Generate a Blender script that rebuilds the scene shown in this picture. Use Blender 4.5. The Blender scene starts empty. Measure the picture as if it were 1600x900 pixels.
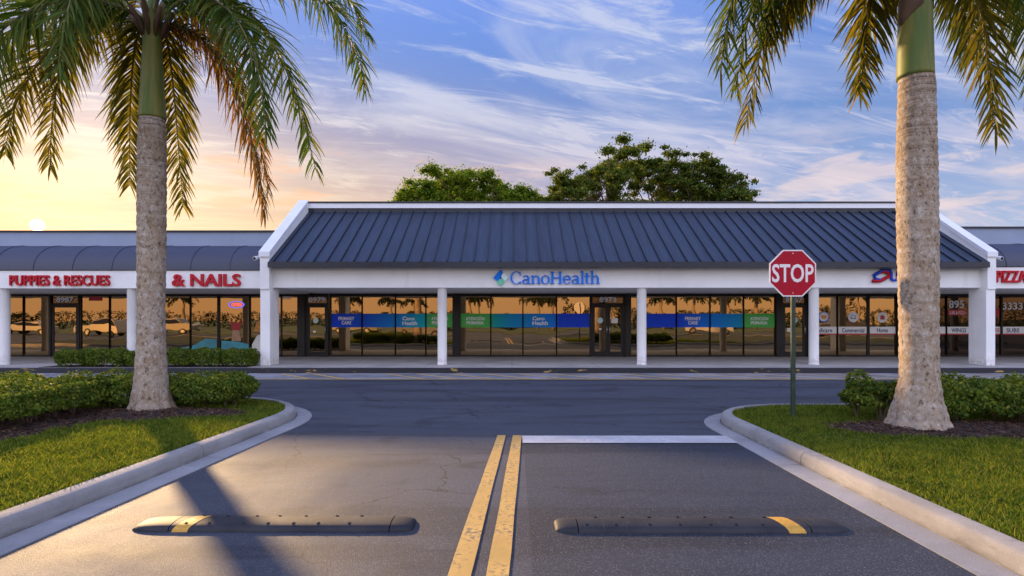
import bpy, bmesh, math, random
import numpy as np
from mathutils import Vector
rnd = random.Random(7); RNG = np.random.default_rng(11)
R = math.radians
SC = bpy.context.scene
COL = SC.collection
# ------------------------------------------------------------------ camera, light, exposure
F = 900.0; HOR = 499.0; CX = 800.0; CH = 1.57
cam_d = bpy.data.cameras.new('camera'); cam = bpy.data.objects.new('camera', cam_d); COL.objects.link(cam)
cam.location = (0, 0, CH); cam.rotation_euler = (R(90), 0, 0)
cam_d.sensor_width = 36; cam_d.lens = 36*F/1600; cam_d.shift_y = (HOR-450)/1600
cam_d.clip_start = 0.05; cam_d.clip_end = 2000
SC.camera = cam
SC.render.resolution_x = 1024; SC.render.resolution_y = 576
vs = SC.view_settings; vs.view_transform = 'Standard'; vs.look = 'None'; vs.gamma = 1; vs.use_curve_mapping = False
EXPO = 1.2
vs.exposure = EXPO
SUN_AZ, SUN_EL = -37.0, 17.0
sun_d = bpy.data.lights.new('sun', 'SUN'); sun_d.energy = 3.9; sun_d.angle = R(2.0); sun_d.color = (1.0, 0.66, 0.33)
sun = bpy.data.objects.new('sun', sun_d); COL.objects.link(sun)
sdir = Vector((math.sin(R(SUN_AZ))*math.cos(R(SUN_EL)), math.cos(R(SUN_AZ))*math.cos(R(SUN_EL)), math.sin(R(SUN_EL))))
sun.rotation_euler = (-sdir).to_track_quat('-Z', 'Y').to_euler(); sun.location = (-30, 30, 20)

class NT:
    def __init__(s, tree): s.t = tree; s.n = tree.nodes; s.l = tree.links
    def node(s, typ, **kw):
        n = s.n.new(typ)
        for k, v in kw.items(): setattr(n, k, v)
        return n
    def put(s, inp, v):
        if v is None: return
        if hasattr(v, 'is_output') or isinstance(v, bpy.types.NodeSocket): s.l.new(v, inp)
        else:
            if isinstance(v, (tuple, list)) and inp.type == 'RGBA' and len(v) == 3: v = (*v, 1)
            inp.default_value = v
    def math(s, op, a, b=None, c=None, clamp=False):
        n = s.node('ShaderNodeMath', operation=op, use_clamp=clamp)
        s.put(n.inputs[0], a)
        if b is not None: s.put(n.inputs[1], b)
        if c is not None: s.put(n.inputs[2], c)
        return n.outputs[0]
    def vmath(s, op, a, b=None):
        n = s.node('ShaderNodeVectorMath', operation=op); s.put(n.inputs[0], a)
        if b is not None: s.put(n.inputs[1], b)
        return n.outputs['Value'] if op in ('DOT_PRODUCT', 'LENGTH') else n.outputs[0]
    def mr(s, v, a, b, c=0.0, d=1.0, smooth=True):
        n = s.node('ShaderNodeMapRange', interpolation_type='SMOOTHSTEP' if smooth else 'LINEAR')
        s.put(n.inputs['Value'], v)
        for k, x in zip(('From Min', 'From Max', 'To Min', 'To Max'), (a, b, c, d)): n.inputs[k].default_value = x
        return n.outputs[0]
    def mix(s, f, a, b, mode='MIX'):
        n = s.node('ShaderNodeMix', data_type='RGBA', blend_type=mode)
        s.put(n.inputs[0], f); s.put(n.inputs[6], a); s.put(n.inputs[7], b)
        return n.outputs[2]
    def noise(s, vec, scale, detail=4, rough=.55, dist=0.0, out=0):
        n = s.node('ShaderNodeTexNoise'); s.put(n.inputs['Vector'], vec)
        n.inputs['Scale'].default_value = scale; n.inputs['Detail'].default_value = detail
        n.inputs['Roughness'].default_value = rough; n.inputs['Distortion'].default_value = dist
        return n.outputs[out]
    def comb(s, x, y, z):
        n = s.node('ShaderNodeCombineXYZ'); s.put(n.inputs[0], x); s.put(n.inputs[1], y); s.put(n.inputs[2], z); return n.outputs[0]
    def sep(s, v):
        n = s.node('ShaderNodeSeparateXYZ'); s.put(n.inputs[0], v); return n.outputs
    def ramp(s, v, pts, interp='LINEAR'):
        n = s.node('ShaderNodeValToRGB'); cr = n.color_ramp; cr.interpolation = interp
        while len(cr.elements) > 1: cr.elements.remove(cr.elements[0])
        cr.elements[0].position = pts[0][0]; cr.elements[0].color = (*pts[0][1], 1)
        for p, c in pts[1:]:
            e = cr.elements.new(p); e.color = (*c, 1)
        s.put(n.inputs[0], v); return n.outputs[0]

# ---- sky
W = bpy.data.worlds.new('World'); SC.world = W; W.use_nodes = True
W.node_tree.nodes.clear()
w = NT(W.node_tree)
tc = w.node('ShaderNodeTexCoord'); D = w.vmath('NORMALIZE', tc.outputs['Generated'])
dx, dy, dz = w.sep(D)
sv = Vector(((58-CX), F, (HOR-352))).normalized()          # the low sun seen over the left roof
svh = Vector((sv.x, sv.y, 0)).normalized()
dots = w.vmath('DOT_PRODUCT', D, tuple(sv))
doth = w.vmath('DOT_PRODUCT', D, tuple(svh))
zen = w.mix(w.mr(dz, .28, .75), (.105, .255, .66), (.30, .45, 1.25))
near = w.mix(w.mr(doth, .55, .97), (.70, .56, .60), (.90, .55, .27))
near = w.mix(w.mr(doth, .35, .80), (.52, .60, .80), near)
t = w.mr(dz, .06, .46)
t = w.math('POWER', t, w.mr(doth, .5, 1.0, .62, 1.15))
front = w.mix(t, near, zen)
# clouds: thin streaks on a plane overhead
den = w.math('ADD', w.math('MAXIMUM', dz, 0.0), .10)
u = w.math('DIVIDE', dx, den); v = w.math('DIVIDE', dy, den)
ur = w.math('ADD', w.math('MULTIPLY', u, .83), w.math('MULTIPLY', v, .30)); vr = w.math('SUBTRACT', w.math('MULTIPLY', v, .95), w.math('MULTIPLY', u, .36))
cv = w.comb(w.math('MULTIPLY', ur, .55), w.math('MULTIPLY', vr, 1.25), 3.7)
n1 = w.noise(cv, 1.15, 9, .60, .9)
n2 = w.noise(w.comb(w.math('MULTIPLY', ur, .8), w.math('MULTIPLY', vr, 2.4), 9.1), 2.1, 10, .66, 1.4)
n3 = w.noise(w.comb(u, v, 1.3), .55, 3, .5, .3)
cl = w.math('MULTIPLY', w.mr(n1, .42, .66), w.mr(n3, .30, .52))
cl = w.math('ADD', cl, w.math('MULTIPLY', w.mr(n2, .49, .70), w.mr(n3, .26, .48)), clamp=True)
ccol = w.mix(w.mr(doth, .5, .97), (.84, .72, .80), (1.0, .70, .42))
ccol = w.mix(w.mr(dz, .12, .42), ccol, (.70, .74, .92))
front = w.mix(w.math('MULTIPLY', cl, .80), front, ccol)
# small dense warm puffs low in the sky
n4 = w.noise(w.comb(w.math('MULTIPLY', dx, 5.), w.math('MULTIPLY', dy, 5.), w.math('MULTIPLY', dz, 26.)), 1.0, 6, .55, .3)
pf = w.math('MULTIPLY', w.mr(n4, .54, .64), w.math('MULTIPLY', w.mr(dz, .10, .15), w.mr(dz, .30, .22)))
front = w.mix(w.math('MULTIPLY', pf, .65), front, w.mix(w.mr(doth, .6, .98), (.95, .76, .74), (1.0, .50, .24)))
# sun glow
g1 = w.math('POWER', w.math('MAXIMUM', dots, 0.0), 90.0); g2 = w.math('POWER', w.math('MAXIMUM', dots, 0.0), 900.0)
g3 = w.mr(dots, math.cos(R(.50)), math.cos(R(.05)))
glow = w.vmath('ADD', w.mix(g1, (0, 0, 0), (.16, .06, .0)), w.mix(g2, (0, 0, 0), (1.5, .50, -.10)))
glow = w.vmath('ADD', glow, w.mix(g3, (0, 0, 0), (22, 18, 11)))
front = w.vmath('ADD', front, glow)
# the sky behind the camera: amber low down, brightened above as added facade fill
bk = w.mix(w.mr(dz, .045, .16), (1.15, .72, .42), (2.15, 2.20, 2.55))
bk = w.mix(w.mr(dz, .16, .6), bk, (1.45, 1.62, 2.5))
bk = w.mix(w.math('MULTIPLY', w.math('MULTIPLY', cl, .4), w.mr(dz, .05, .15)), bk, (1.5, 1.4, 1.8))
full = w.mix(w.mr(dy, .12, -.38), front, bk)
full = w.mix(w.mr(dz, -.01, -.06), full, (.16, .15, .17))
scl = w.node('ShaderNodeVectorMath', operation='SCALE'); w.put(scl.inputs[0], full); scl.inputs['Scale'].default_value = 2**(-EXPO)
ns = w.node('ShaderNodeTexSky', sky_type='NISHITA'); ns.sun_disc = False; ns.sun_elevation = R(SUN_EL); ns.sun_rotation = R(SUN_AZ)
bg1 = w.node('ShaderNodeBackground'); w.put(bg1.inputs[0], ns.outputs[0]); bg1.inputs[1].default_value = .05
bg2 = w.node('ShaderNodeBackground'); w.put(bg2.inputs[0], scl.outputs[0]); bg2.inputs[1].default_value = 1.0
mxs = w.node('ShaderNodeMixShader'); mxs.inputs[0].default_value = .88; w.l.new(bg1.outputs[0], mxs.inputs[1]); w.l.new(bg2.outputs[0], mxs.inputs[2])
wo = w.node('ShaderNodeOutputWorld'); w.l.new(mxs.outputs[0], wo.inputs[0])

# ------------------------------------------------------------------ helpers
def PX(px, py, d): return Vector(((px-CX)/F*d, d, CH+(HOR-py)/F*d))     # photo measure -> real point at a distance
def XA(px, d): return (px-CX)/F*d
def ZA(py, d): return CH+(HOR-py)/F*d

class MB:
    def __init__(s): s.v = []; s.f = []
    def add(s, vs, fs):
        o = len(s.v); s.v.extend([tuple(p) for p in vs]); s.f.extend([tuple(i+o for i in f) for f in fs]); return s
    def box(s, x0, x1, y0, y1, z0, z1):
        return s.add([(x0,y0,z0),(x1,y0,z0),(x1,y1,z0),(x0,y1,z0),(x0,y0,z1),(x1,y0,z1),(x1,y1,z1),(x0,y1,z1)],
                     [(0,3,2,1),(4,5,6,7),(0,1,5,4),(1,2,6,5),(2,3,7,6),(3,0,4,7)])
    def prism(s, poly, axis, a, b):
        """poly: 2D points; axis 'x': (y,z), 'y': (x,z), 'z': (x,y)"""
        def P(p, c): return (c, p[0], p[1]) if axis == 'x' else ((p[0], c, p[1]) if axis == 'y' else (p[0], p[1], c))
        n = len(poly); vs = [P(p, a) for p in poly]+[P(p, b) for p in poly]
        fs = [tuple(range(n))[::-1], tuple(range(n, 2*n))]+[(i, (i+1) % n, n+(i+1) % n, n+i) for i in range(n)]
        return s.add(vs, fs)
    def tube(s, pts, rads, n=8, caps=True):
        pts = [Vector(p) for p in pts]
        if not hasattr(rads, '__len__'): rads = [rads]*len(pts)
        rings = []; T0 = (pts[1]-pts[0]).normalized()
        U = T0.orthogonal().normalized(); o = len(s.v)
        for i, p in enumerate(pts):
            T = (pts[min(i+1, len(pts)-1)]-pts[max(i-1, 0)]).normalized()
            U = (U-T*U.dot(T)); U = U.normalized() if U.length > 1e-6 else T.orthogonal().normalized()
            V = T.cross(U)
            for k in range(n):
                a = 2*math.pi*k/n; s.v.append(tuple(p+(U*math.cos(a)+V*math.sin(a))*rads[i]))
        for i in range(len(pts)-1):
            for k in range(n):
                a = o+i*n+k; b = o+i*n+(k+1) % n; s.f.append((a, b, b+n, a+n))
        if caps:
            s.f.append(tuple(o+k for k in range(n))[::-1]); s.f.append(tuple(o+(len(pts)-1)*n+k for k in range(n)))
        return s
    def lathe(s, c, prof, n=24, caps=True):
        o = len(s.v)
        for r, z in prof:
            for k in range(n):
                a = 2*math.pi*k/n; s.v.append((c[0]+r*math.cos(a), c[1]+r*math.sin(a), z))
        for i in range(len(prof)-1):
            for k in range(n):
                a = o+i*n+k; b = o+i*n+(k+1) % n; s.f.append((a, b, b+n, a+n))
        if caps:
            s.f.append(tuple(o+k for k in range(n))[::-1]); s.f.append(tuple(o+(len(prof)-1)*n+k for k in range(n)))
        return s

def wloc(o):
    l = Vector((0, 0, 0))
    while o is not None: l += Vector(o.location); o = o.parent
    return l
def mesh_obj(name, verts, faces, mat, parent=None, smooth=False, origin=None):
    me = bpy.data.meshes.new(name)
    V = np.array(verts, dtype=np.float64)
    off = wloc(parent) if parent else (Vector(origin) if origin else Vector((0, 0, 0)))
    V = V-np.array(off)
    me.from_pydata(V.tolist(), [], faces if isinstance(faces, list) else faces.tolist())
    if smooth == 'auto':
        me.polygons.foreach_set('use_smooth', [True]*len(me.polygons))
        try: me.set_sharp_from_angle(angle=R(40))
        except Exception: pass
    elif smooth: me.polygons.foreach_set('use_smooth', [True]*len(me.polygons))
    me.materials.append(mat); me.update()
    o = bpy.data.objects.new(name, me); COL.objects.link(o)
    if parent: o.parent = parent
    elif origin: o.location = origin
    return o
def part(name, mb, mat, parent, smooth=False, bevel=0, label=None):
    o = mesh_obj(name, mb.v, mb.f, mat, parent, smooth)
    if bevel:
        m = o.modifiers.new('bevel', 'BEVEL'); m.width = bevel; m.segments = 2; m.limit_method = 'ANGLE'; m.angle_limit = R(40)
    if label: o['label'] = label
    return o
def part2(name, a, ma, b_, mb_, parent, **k):
    na = len(a.f); a.add(b_.v, b_.f); o = part(name, a, ma, parent, **k); o.data.materials.append(mb_)
    for p in list(o.data.polygons)[na:]: p.material_index = 1
    return o
def thing(name, label, cat, loc=(0, 0, 0), group=None):
    o = bpy.data.objects.new(name, None); COL.objects.link(o); o.location = loc; o.empty_display_size = .3
    o['label'] = label; o['category'] = cat
    if group: o['group'] = group
    return o
def tag(o, label, cat, group=None):
    o['label'] = label; o['category'] = cat
    if group: o['group'] = group
    return o
def struct(name, mb, mat, smooth=False, kind='structure', label=None, cat=None):
    o = mesh_obj(name, mb.v, mb.f, mat, None, smooth); o['kind'] = kind
    if label: o['label'] = label
    if cat: o['category'] = cat
    return o
def copy_tree(o, parent=None):
    c = o.copy(); COL.objects.link(c)
    c.parent = parent
    for ch in list(o.children): copy_tree(ch, c)
    return c

# ------------------------------------------------------------------ materials
def mat(name, base=(.5, .5, .5), rough=.6, metal=0.0, spec=.5, var=0.0, vscale=3.0, bump=0.0, bscale=40.0, bdist=.02, emit=None, estr=1.0, coat=0.0):
    m = bpy.data.materials.new(name); m.use_nodes = True; q = NT(m.node_tree)
    p = m.node_tree.nodes['Principled BSDF']
    p.inputs['Roughness'].default_value = rough; p.inputs['Metallic'].default_value = metal
    p.inputs['Specular IOR Level'].default_value = spec; p.inputs['Coat Weight'].default_value = coat
    g = q.node('ShaderNodeNewGeometry'); pos = g.outputs['Position']
    if var > 0:
        n = q.noise(pos, vscale, 6, .62)
        f = q.mr(n, .3, .7, 1-var, 1+var, smooth=False)
        s = q.node('ShaderNodeVectorMath', operation='SCALE'); s.inputs[0].default_value = base; q.put(s.inputs['Scale'], f)
        q.put(p.inputs['Base Color'], s.outputs[0])
        q.put(p.inputs['Roughness'], q.mr(n, .3, .7, max(.02, rough-.08), min(1, rough+.08), smooth=False))
    else: p.inputs['Base Color'].default_value = (*base, 1)
    if bump > 0:
        n = q.noise(pos, bscale, 5, .6)
        b = q.node('ShaderNodeBump'); b.inputs['Strength'].default_value = bump; b.inputs['Distance'].default_value = bdist
        q.put(b.inputs['Height'], n); q.l.new(b.outputs[0], p.inputs['Normal'])
    if emit: p.inputs['Emission Color'].default_value = (*emit, 1); p.inputs['Emission Strength'].default_value = estr
    return m
def bsdf(m): return m.node_tree.nodes['Principled BSDF']

M = {}
M['stucco'] = mat('white_stucco', (.74, .74, .76), .85, var=.05, vscale=1.2, bump=.25, bscale=90, bdist=.01)
def stucco():
    m = mat('white_stucco_weathered', (.76, .76, .77), .85, bump=.3, bscale=110, bdist=.008); q = NT(m.node_tree); p = bsdf(m)
    g = q.node('ShaderNodeNewGeometry'); pos = g.outputs['Position']; x, y, z = q.sep(pos)
    n = q.noise(pos, .7, 5, .6); st = q.noise(q.comb(q.math('MULTIPLY', x, 3.2), q.math('MULTIPLY', y, 3.2), q.math('MULTIPLY', z, .28)), 1.0, 6, .65)
    c = q.mix(q.mr(n, .35, .65), (.76, .76, .75), (.84, .84, .83))
    c = q.mix(q.math('MULTIPLY', q.mr(st, .56, .74), .26), c, (.50, .47, .44))
    ft = q.math('MULTIPLY', q.mr(z, .55, .16), q.mr(q.noise(pos, 9, 5, .65), .40, .62))
    c = q.mix(q.math('MULTIPLY', ft, .5), c, (.34, .30, .26))
    q.put(p.inputs['Base Color'], c); return m
M['stucco'] = stucco()
M['wing_paint'] = mat('grey_blue_parapet_paint', (.27, .32, .43), .8, var=.07, vscale=1.0, bump=.15, bscale=60, bdist=.01)
M['trim'] = mat('white_metal_trim', (.76, .77, .8), .5, var=.04, vscale=2)
M['dark_metal'] = mat('dark_fascia_metal', (.028, .03, .042), .4, metal=.3, var=.2, vscale=2)
M['awning'] = mat('dark_awning_metal', (.032, .038, .066), .48, var=.2, vscale=1.5)
M['bronze'] = mat('dark_bronze_aluminium', (.018, .016, .016), .38, metal=.5, var=.15)
M['interior_wall'] = mat('interior_wall_paint', (.42, .34, .24), .8, var=.1, vscale=.6)
M['interior_floor'] = mat('interior_floor_tile', (.30, .24, .17), .4, var=.15, vscale=1)
M['red_letter'] = mat('red_sign_acrylic', (.46, .010, .022), .5, spec=.2, var=.1, vscale=4)
M['blue_letter'] = mat('blue_sign_acrylic', (.006, .20, .80), .5, spec=.15, var=.06)
M['green_letter'] = mat('green_sign_acrylic', (.12, .58, .34), .35)
M['pale_letter'] = mat('pale_mint_acrylic', (.62, .85, .84), .35)
M['navy_letter'] = mat('navy_sign_acrylic', (.012, .06, .50), .5, spec=.2)
M['decal_white'] = mat('white_vinyl_decal', (.88, .88, .88), .5)
M['decal_red'] = mat('red_vinyl_decal', (.52, .03, .04), .5)
M['decal_teal'] = mat('teal_vinyl_decal', (.06, .33, .42), .5, var=.35, vscale=2.2)
M['decal_navy'] = mat('navy_vinyl_decal', (.03, .07, .2), .5)
M['decal_skin'] = mat('tan_vinyl_decal', (.5, .3, .18), .5, var=.2, vscale=6)
M['decal_orange'] = mat('orange_vinyl_decal', (.75, .32, .06), .5, var=.25, vscale=6)
M['neon_red'] = mat('neon_red_tube', (.8, .1, .1), .4, emit=(1, .10, .12), estr=.8)
M['neon_blue'] = mat('neon_blue_tube', (.1, .1, .8), .4, emit=(.16, .14, 1), estr=.55)
M['lamp_panel'] = mat('warm_ceiling_panel', (.9, .8, .6), .4, emit=(1, .78, .5), estr=3.5)
M['yellow_rubber'] = mat('yellow_marking_tape', (.50, .27, .035), .6, var=.2, vscale=30, bump=.2, bscale=200, bdist=.003)
M['rubber'] = mat('black_speed_hump_rubber', (.018, .019, .023), .62, spec=.3, var=.3, vscale=9, bump=.35, bscale=120, bdist=.004)
def rubber():
    m = mat('scuffed_black_rubber', (.02, .02, .024), .62, spec=.3, bump=.35, bscale=120, bdist=.004); q = NT(m.node_tree); p = bsdf(m)
    g = q.node('ShaderNodeNewGeometry'); pos = g.outputs['Position']; x, y, z = q.sep(pos)
    a = q.noise(pos, 3, 5, .6); sc = q.noise(q.vmath('MULTIPLY', pos, (30, 9, 9)), 1.0, 6, .7)
    c = q.mix(q.mr(a, .35, .7), (.015, .016, .021), (.028, .028, .032))
    c = q.mix(q.math('MULTIPLY', q.math('MULTIPLY', q.mr(sc, .56, .68), q.mr(z, .02, .055)), .4), c, (.09, .086, .082))
    q.put(p.inputs['Base Color'], c); return m
M['rubber'] = rubber()
M['hole'] = mat('dark_bolt_recess', (.006, .006, .007), .8)
M['steel'] = mat('galvanised_bolt', (.5, .5, .5), .35, metal=.9)
M['post_green'] = mat('dark_green_post_paint', (.018, .040, .024), .45, var=.3, vscale=8)
M['sign_red'] = mat('red_reflective_sheeting', (.38, .004, .022), .5, spec=.2, var=.06, vscale=5)
M['sign_white'] = mat('white_reflective_sheeting', (.76, .74, .76), .4)
M['alu_back'] = mat('bare_aluminium_plate', (.55, .55, .56), .4, metal=.8)
M['camera_white'] = mat('white_fixture_plastic', (.72, .73, .76), .45)
M['planter'] = mat('beige_planter_box', (.6, .46, .3), .6)
M['plain_wood'] = mat('brown_counter_wood', (.16, .075, .03), .45, var=.3, vscale=3)
M['chair_dark'] = mat('dark_chair_vinyl', (.03, .03, .035), .45)
M['tyre'] = mat('black_tyre_rubber', (.02, .02, .02), .8)
M['car_glass'] = mat('dark_car_glass', (.02, .022, .03), .08)
M['chrome'] = mat('bright_rim_metal', (.6, .6, .6), .25, metal=.9)
M['head_lamp'] = mat('clear_lamp_lens', (.75, .75, .72), .15)

def asphalt_mat(name, base, tint):
    m = bpy.data.materials.new(name); m.use_nodes = True; q = NT(m.node_tree); p = bsdf(m)
    g = q.node('ShaderNodeNewGeometry'); pos = g.outputs['Position']
    x, y, z = q.sep(pos)
    big = q.noise(pos, .35, 5, .6, .8)
    streak = q.noise(q.comb(q.math('MULTIPLY', x, .18), q.math('MULTIPLY', y, 1.6), 0.0), .8, 5, .6, 1.4)
    fine = q.noise(pos, 230, 3, .75)
    grit = q.node('ShaderNodeTexVoronoi'); grit.inputs['Scale'].default_value = 150; q.put(grit.inputs['Vector'], pos)
    c = q.mix(q.mr(big, .34, .66), base, tint)
    c = q.mix(q.math('MULTIPLY', q.mr(streak, .44, .62), .75), c, tuple(b*1.5 for b in base))
    c = q.mix(q.math('MULTIPLY', q.mr(streak, .47, .38), .6), c, tuple(b*.55 for b in base))
    c = q.mix(q.mr(fine, .40, .64), q.mix(.35, c, (.012, .012, .014)), c)
    gs = q.sep(grit.outputs['Color'])[0]
    c = q.mix(q.math('MULTIPLY', q.mr(gs, .80, .98), .30), c, (.26, .26, .27))
    # oil and tyre staining
    st = q.noise(pos, 1.1, 4, .5, .6)
    c = q.mix(q.math('MULTIPLY', q.mr(st, .57, .70), .50), c, (.02, .02, .022))
    # hairline cracks
    wv = q.vmath('ADD', pos, q.vmath('MULTIPLY', q.noise(pos, 1.6, 5, .6, 0, 1), (.9, .9, 0)))
    vc = q.node('ShaderNodeTexVoronoi', feature='DISTANCE_TO_EDGE'); vc.inputs['Scale'].default_value = .30; q.put(vc.inputs['Vector'], wv)
    crk = q.math('MULTIPLY', q.mr(vc.outputs['Distance'], .0050, .0012), q.mr(big, .44, .52))
    c = q.mix(q.math('MULTIPLY', crk, .8), c, (.012, .012, .012))
    q.put(p.inputs['Base Color'], c)
    q.put(p.inputs['Roughness'], q.mr(big, .3, .7, .62, .78)); p.inputs['Specular IOR Level'].default_value = .24
    b = q.node('ShaderNodeBump'); b.inputs['Strength'].default_value = .55; b.inputs['Distance'].default_value = .005
    h = q.math('ADD', fine, q.math('MULTIPLY', q.math('SUBTRACT', 1.0, grit.outputs['Distance']), .7)); q.put(b.inputs['Height'], h); q.l.new(b.outputs[0], p.inputs['Normal'])
    return m
M['asphalt'] = asphalt_mat('asphalt', (.044, .052, .070), (.064, .070, .088))
M['asphalt_lane'] = asphalt_mat('dark_lane_asphalt', (.026, .034, .050), (.036, .043, .060))  # darker asphalt tone for the right lane alone

def paint_mat(name, col, wear=.5):
    m = mat(name, col, .65); q = NT(m.node_tree); p = bsdf(m)
    g = q.node('ShaderNodeNewGeometry'); pos = g.outputs['Position']
    n = q.noise(pos, 26, 8, .72); n2 = q.noise(pos, 2.2, 4, .6)
    f = q.mr(q.math('ADD', n, q.math('MULTIPLY', n2, .45)), wear+.42, wear+.26)
    c = q.mix(q.mr(n2, .3, .7), tuple(k*.72 for k in col), col)
    fine = q.noise(pos, 150, 3, .7)
    c = q.mix(q.math('MULTIPLY', q.mr(fine, .45, .62), .25), c, tuple(k*.5 for k in col))
    c = q.mix(q.math('MULTIPLY', q.math('SUBTRACT', 1.0, f), .85), c, (.07, .068, .07))
    q.put(p.inputs['Base Color'], c)
    b = q.node('ShaderNodeBump'); b.inputs['Strength'].default_value = .5; b.inputs['Distance'].default_value = .005
    q.put(b.inputs['Height'], fine); q.l.new(b.outputs[0], p.inputs['Normal'])
    return m
M['yellow_paint'] = paint_mat('yellow_road_paint', (.58, .36, .085), .46)
M['yellow_faded'] = paint_mat('faded_yellow_paint', (.62, .42, .12), .52)
M['white_paint'] = paint_mat('white_road_paint', (.56, .56, .58), .52)

def concrete_mat(name, base, joints=None, stain=.35):
    m = mat(name, base, .85); q = NT(m.node_tree); p = bsdf(m)
    g = q.node('ShaderNodeNewGeometry'); pos = g.outputs['Position']; x, y, z = q.sep(pos)
    n = q.noise(pos, .9, 6, .65, .4); f = q.noise(pos, 60, 4, .7)
    c = q.mix(q.mr(n, .3, .7), tuple(b*(1-stain) for b in base), base)
    c = q.mix(q.math('MULTIPLY', q.mr(f, .45, .7), .35), c, tuple(b*.6 for b in base))
    if joints:
        a = q.math('ABSOLUTE', q.math('SUBTRACT', q.math('FRACT', q.math('DIVIDE', x, joints)), .5))
        c = q.mix(q.mr(a, .4965, .499), c, tuple(b*.25 for b in base))
    sn = q.noise(q.vmath('MULTIPLY', pos, (1, 1, 5)), 3.4, 7, .7, .5)
    c = q.mix(q.math('MULTIPLY', q.mr(sn, .55, .70), .45), c, tuple(b*.42 for b in base))
    c = q.mix(q.math('MULTIPLY', q.mr(sn, .42, .32), .35), c, tuple(min(1, b*1.3) for b in base))
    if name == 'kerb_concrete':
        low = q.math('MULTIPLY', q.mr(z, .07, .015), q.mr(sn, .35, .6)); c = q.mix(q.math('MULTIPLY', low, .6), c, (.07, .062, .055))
    q.put(p.inputs['Base Color'], c)
    b = q.node('ShaderNodeBump'); b.inputs['Strength'].default_value = .4; b.inputs['Distance'].default_value = .006
    q.put(b.inputs['Height'], q.math('ADD', f, q.math('MULTIPLY', n, .5))); q.l.new(b.outputs[0], p.inputs['Normal'])
    return m
M['concrete'] = concrete_mat('kerb_concrete', (.31, .30, .29))
M['gutter'] = concrete_mat('gutter_concrete', (.30, .30, .31), stain=.3)
M['walk'] = concrete_mat('sidewalk_concrete', (.42, .39, .37), joints=2.6, stain=.3)
M['strip'] = concrete_mat('worn_parking_strip', (.30, .30, .33), stain=.6)

def black_kerb():
    m = mat('black_kerb_paint', (.02, .022, .03), .6); q = NT(m.node_tree); p = bsdf(m)
    g = q.node('ShaderNodeNewGeometry'); pos = g.outputs['Position']; x, y, z = q.sep(pos)
    n = q.noise(q.comb(x, 0.0, q.math('MULTIPLY', z, 4.0)), 1.6, 6, .7)
    c = q.mix(q.mr(n, .60, .66), (.010, .011, .016), (.42, .27, .07))
    q.put(p.inputs['Base Color'], c); return m
M['kerb_black'] = black_kerb()

def roof_mat():
    m = mat('blue_standing_seam_metal', (.075, .105, .20), .5, metal=.15); q = NT(m.node_tree); p = bsdf(m)
    g = q.node('ShaderNodeNewGeometry'); pos = g.outputs['Position']; x, y, z = q.sep(pos)
    n = q.noise(q.comb(q.math('MULTIPLY', x, 14.), q.math('MULTIPLY', y, .8), q.math('MULTIPLY', z, .8)), 1.0, 5, .6)
    pan = q.node('ShaderNodeTexWhiteNoise', noise_dimensions='1D')
    q.put(pan.inputs['W'], q.math('FLOOR', q.math('DIVIDE', q.math('ADD', x, 7.43), .407)))
    k = q.math('ADD', q.mr(n, .3, .7, .72, 1.22), q.math('MULTIPLY', q.math('SUBTRACT', pan.outputs['Value'], .5), .16))
    s = q.node('ShaderNodeVectorMath', operation='SCALE'); s.inputs[0].default_value = (.020, .034, .060); q.put(s.inputs['Scale'], k)
    q.put(p.inputs['Base Color'], s.outputs[0])
    return m
M['roof'] = roof_mat()
M['seam'] = mat('dark_roof_seam', (.012, .016, .030), .5)

def glass_mat(name, refl=(.98, .68, .36), trans=(.13, .10, .065), fac=.38):
    m = bpy.data.materials.new(name); m.use_nodes = True; m.node_tree.nodes.clear(); q = NT(m.node_tree)
    gl = q.node('ShaderNodeBsdfGlossy'); gl.inputs['Color'].default_value = (*refl, 1); gl.inputs['Roughness'].default_value = .008
    tr = q.node('ShaderNodeBsdfTransparent'); tr.inputs['Color'].default_value = (*trans, 1)
    g = q.node('ShaderNodeNewGeometry'); n = q.noise(g.outputs['Position'], .8, 2, .5)
    b = q.node('ShaderNodeBump'); b.inputs['Strength'].default_value = .25; b.inputs['Distance'].default_value = .015; q.put(b.inputs['Height'], n)
    q.l.new(b.outputs[0], gl.inputs['Normal'])
    lw = q.node('ShaderNodeLayerWeight'); lw.inputs['Blend'].default_value = .25
    f = q.math('ADD', q.math('MULTIPLY', lw.outputs['Fresnel'], .6), fac, clamp=True)
    mx = q.node('ShaderNodeMixShader'); q.put(mx.inputs[0], f); q.l.new(tr.outputs[0], mx.inputs[1]); q.l.new(gl.outputs[0], mx.inputs[2])
    o = q.node('ShaderNodeOutputMaterial'); q.l.new(mx.outputs[0], o.inputs[0]); return m
M['glass'] = glass_mat('bronze_reflective_glass')
M['glass_dark'] = glass_mat('dark_tinted_glass', (.7, .5, .34), (.12, .11, .10), .10)

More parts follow.
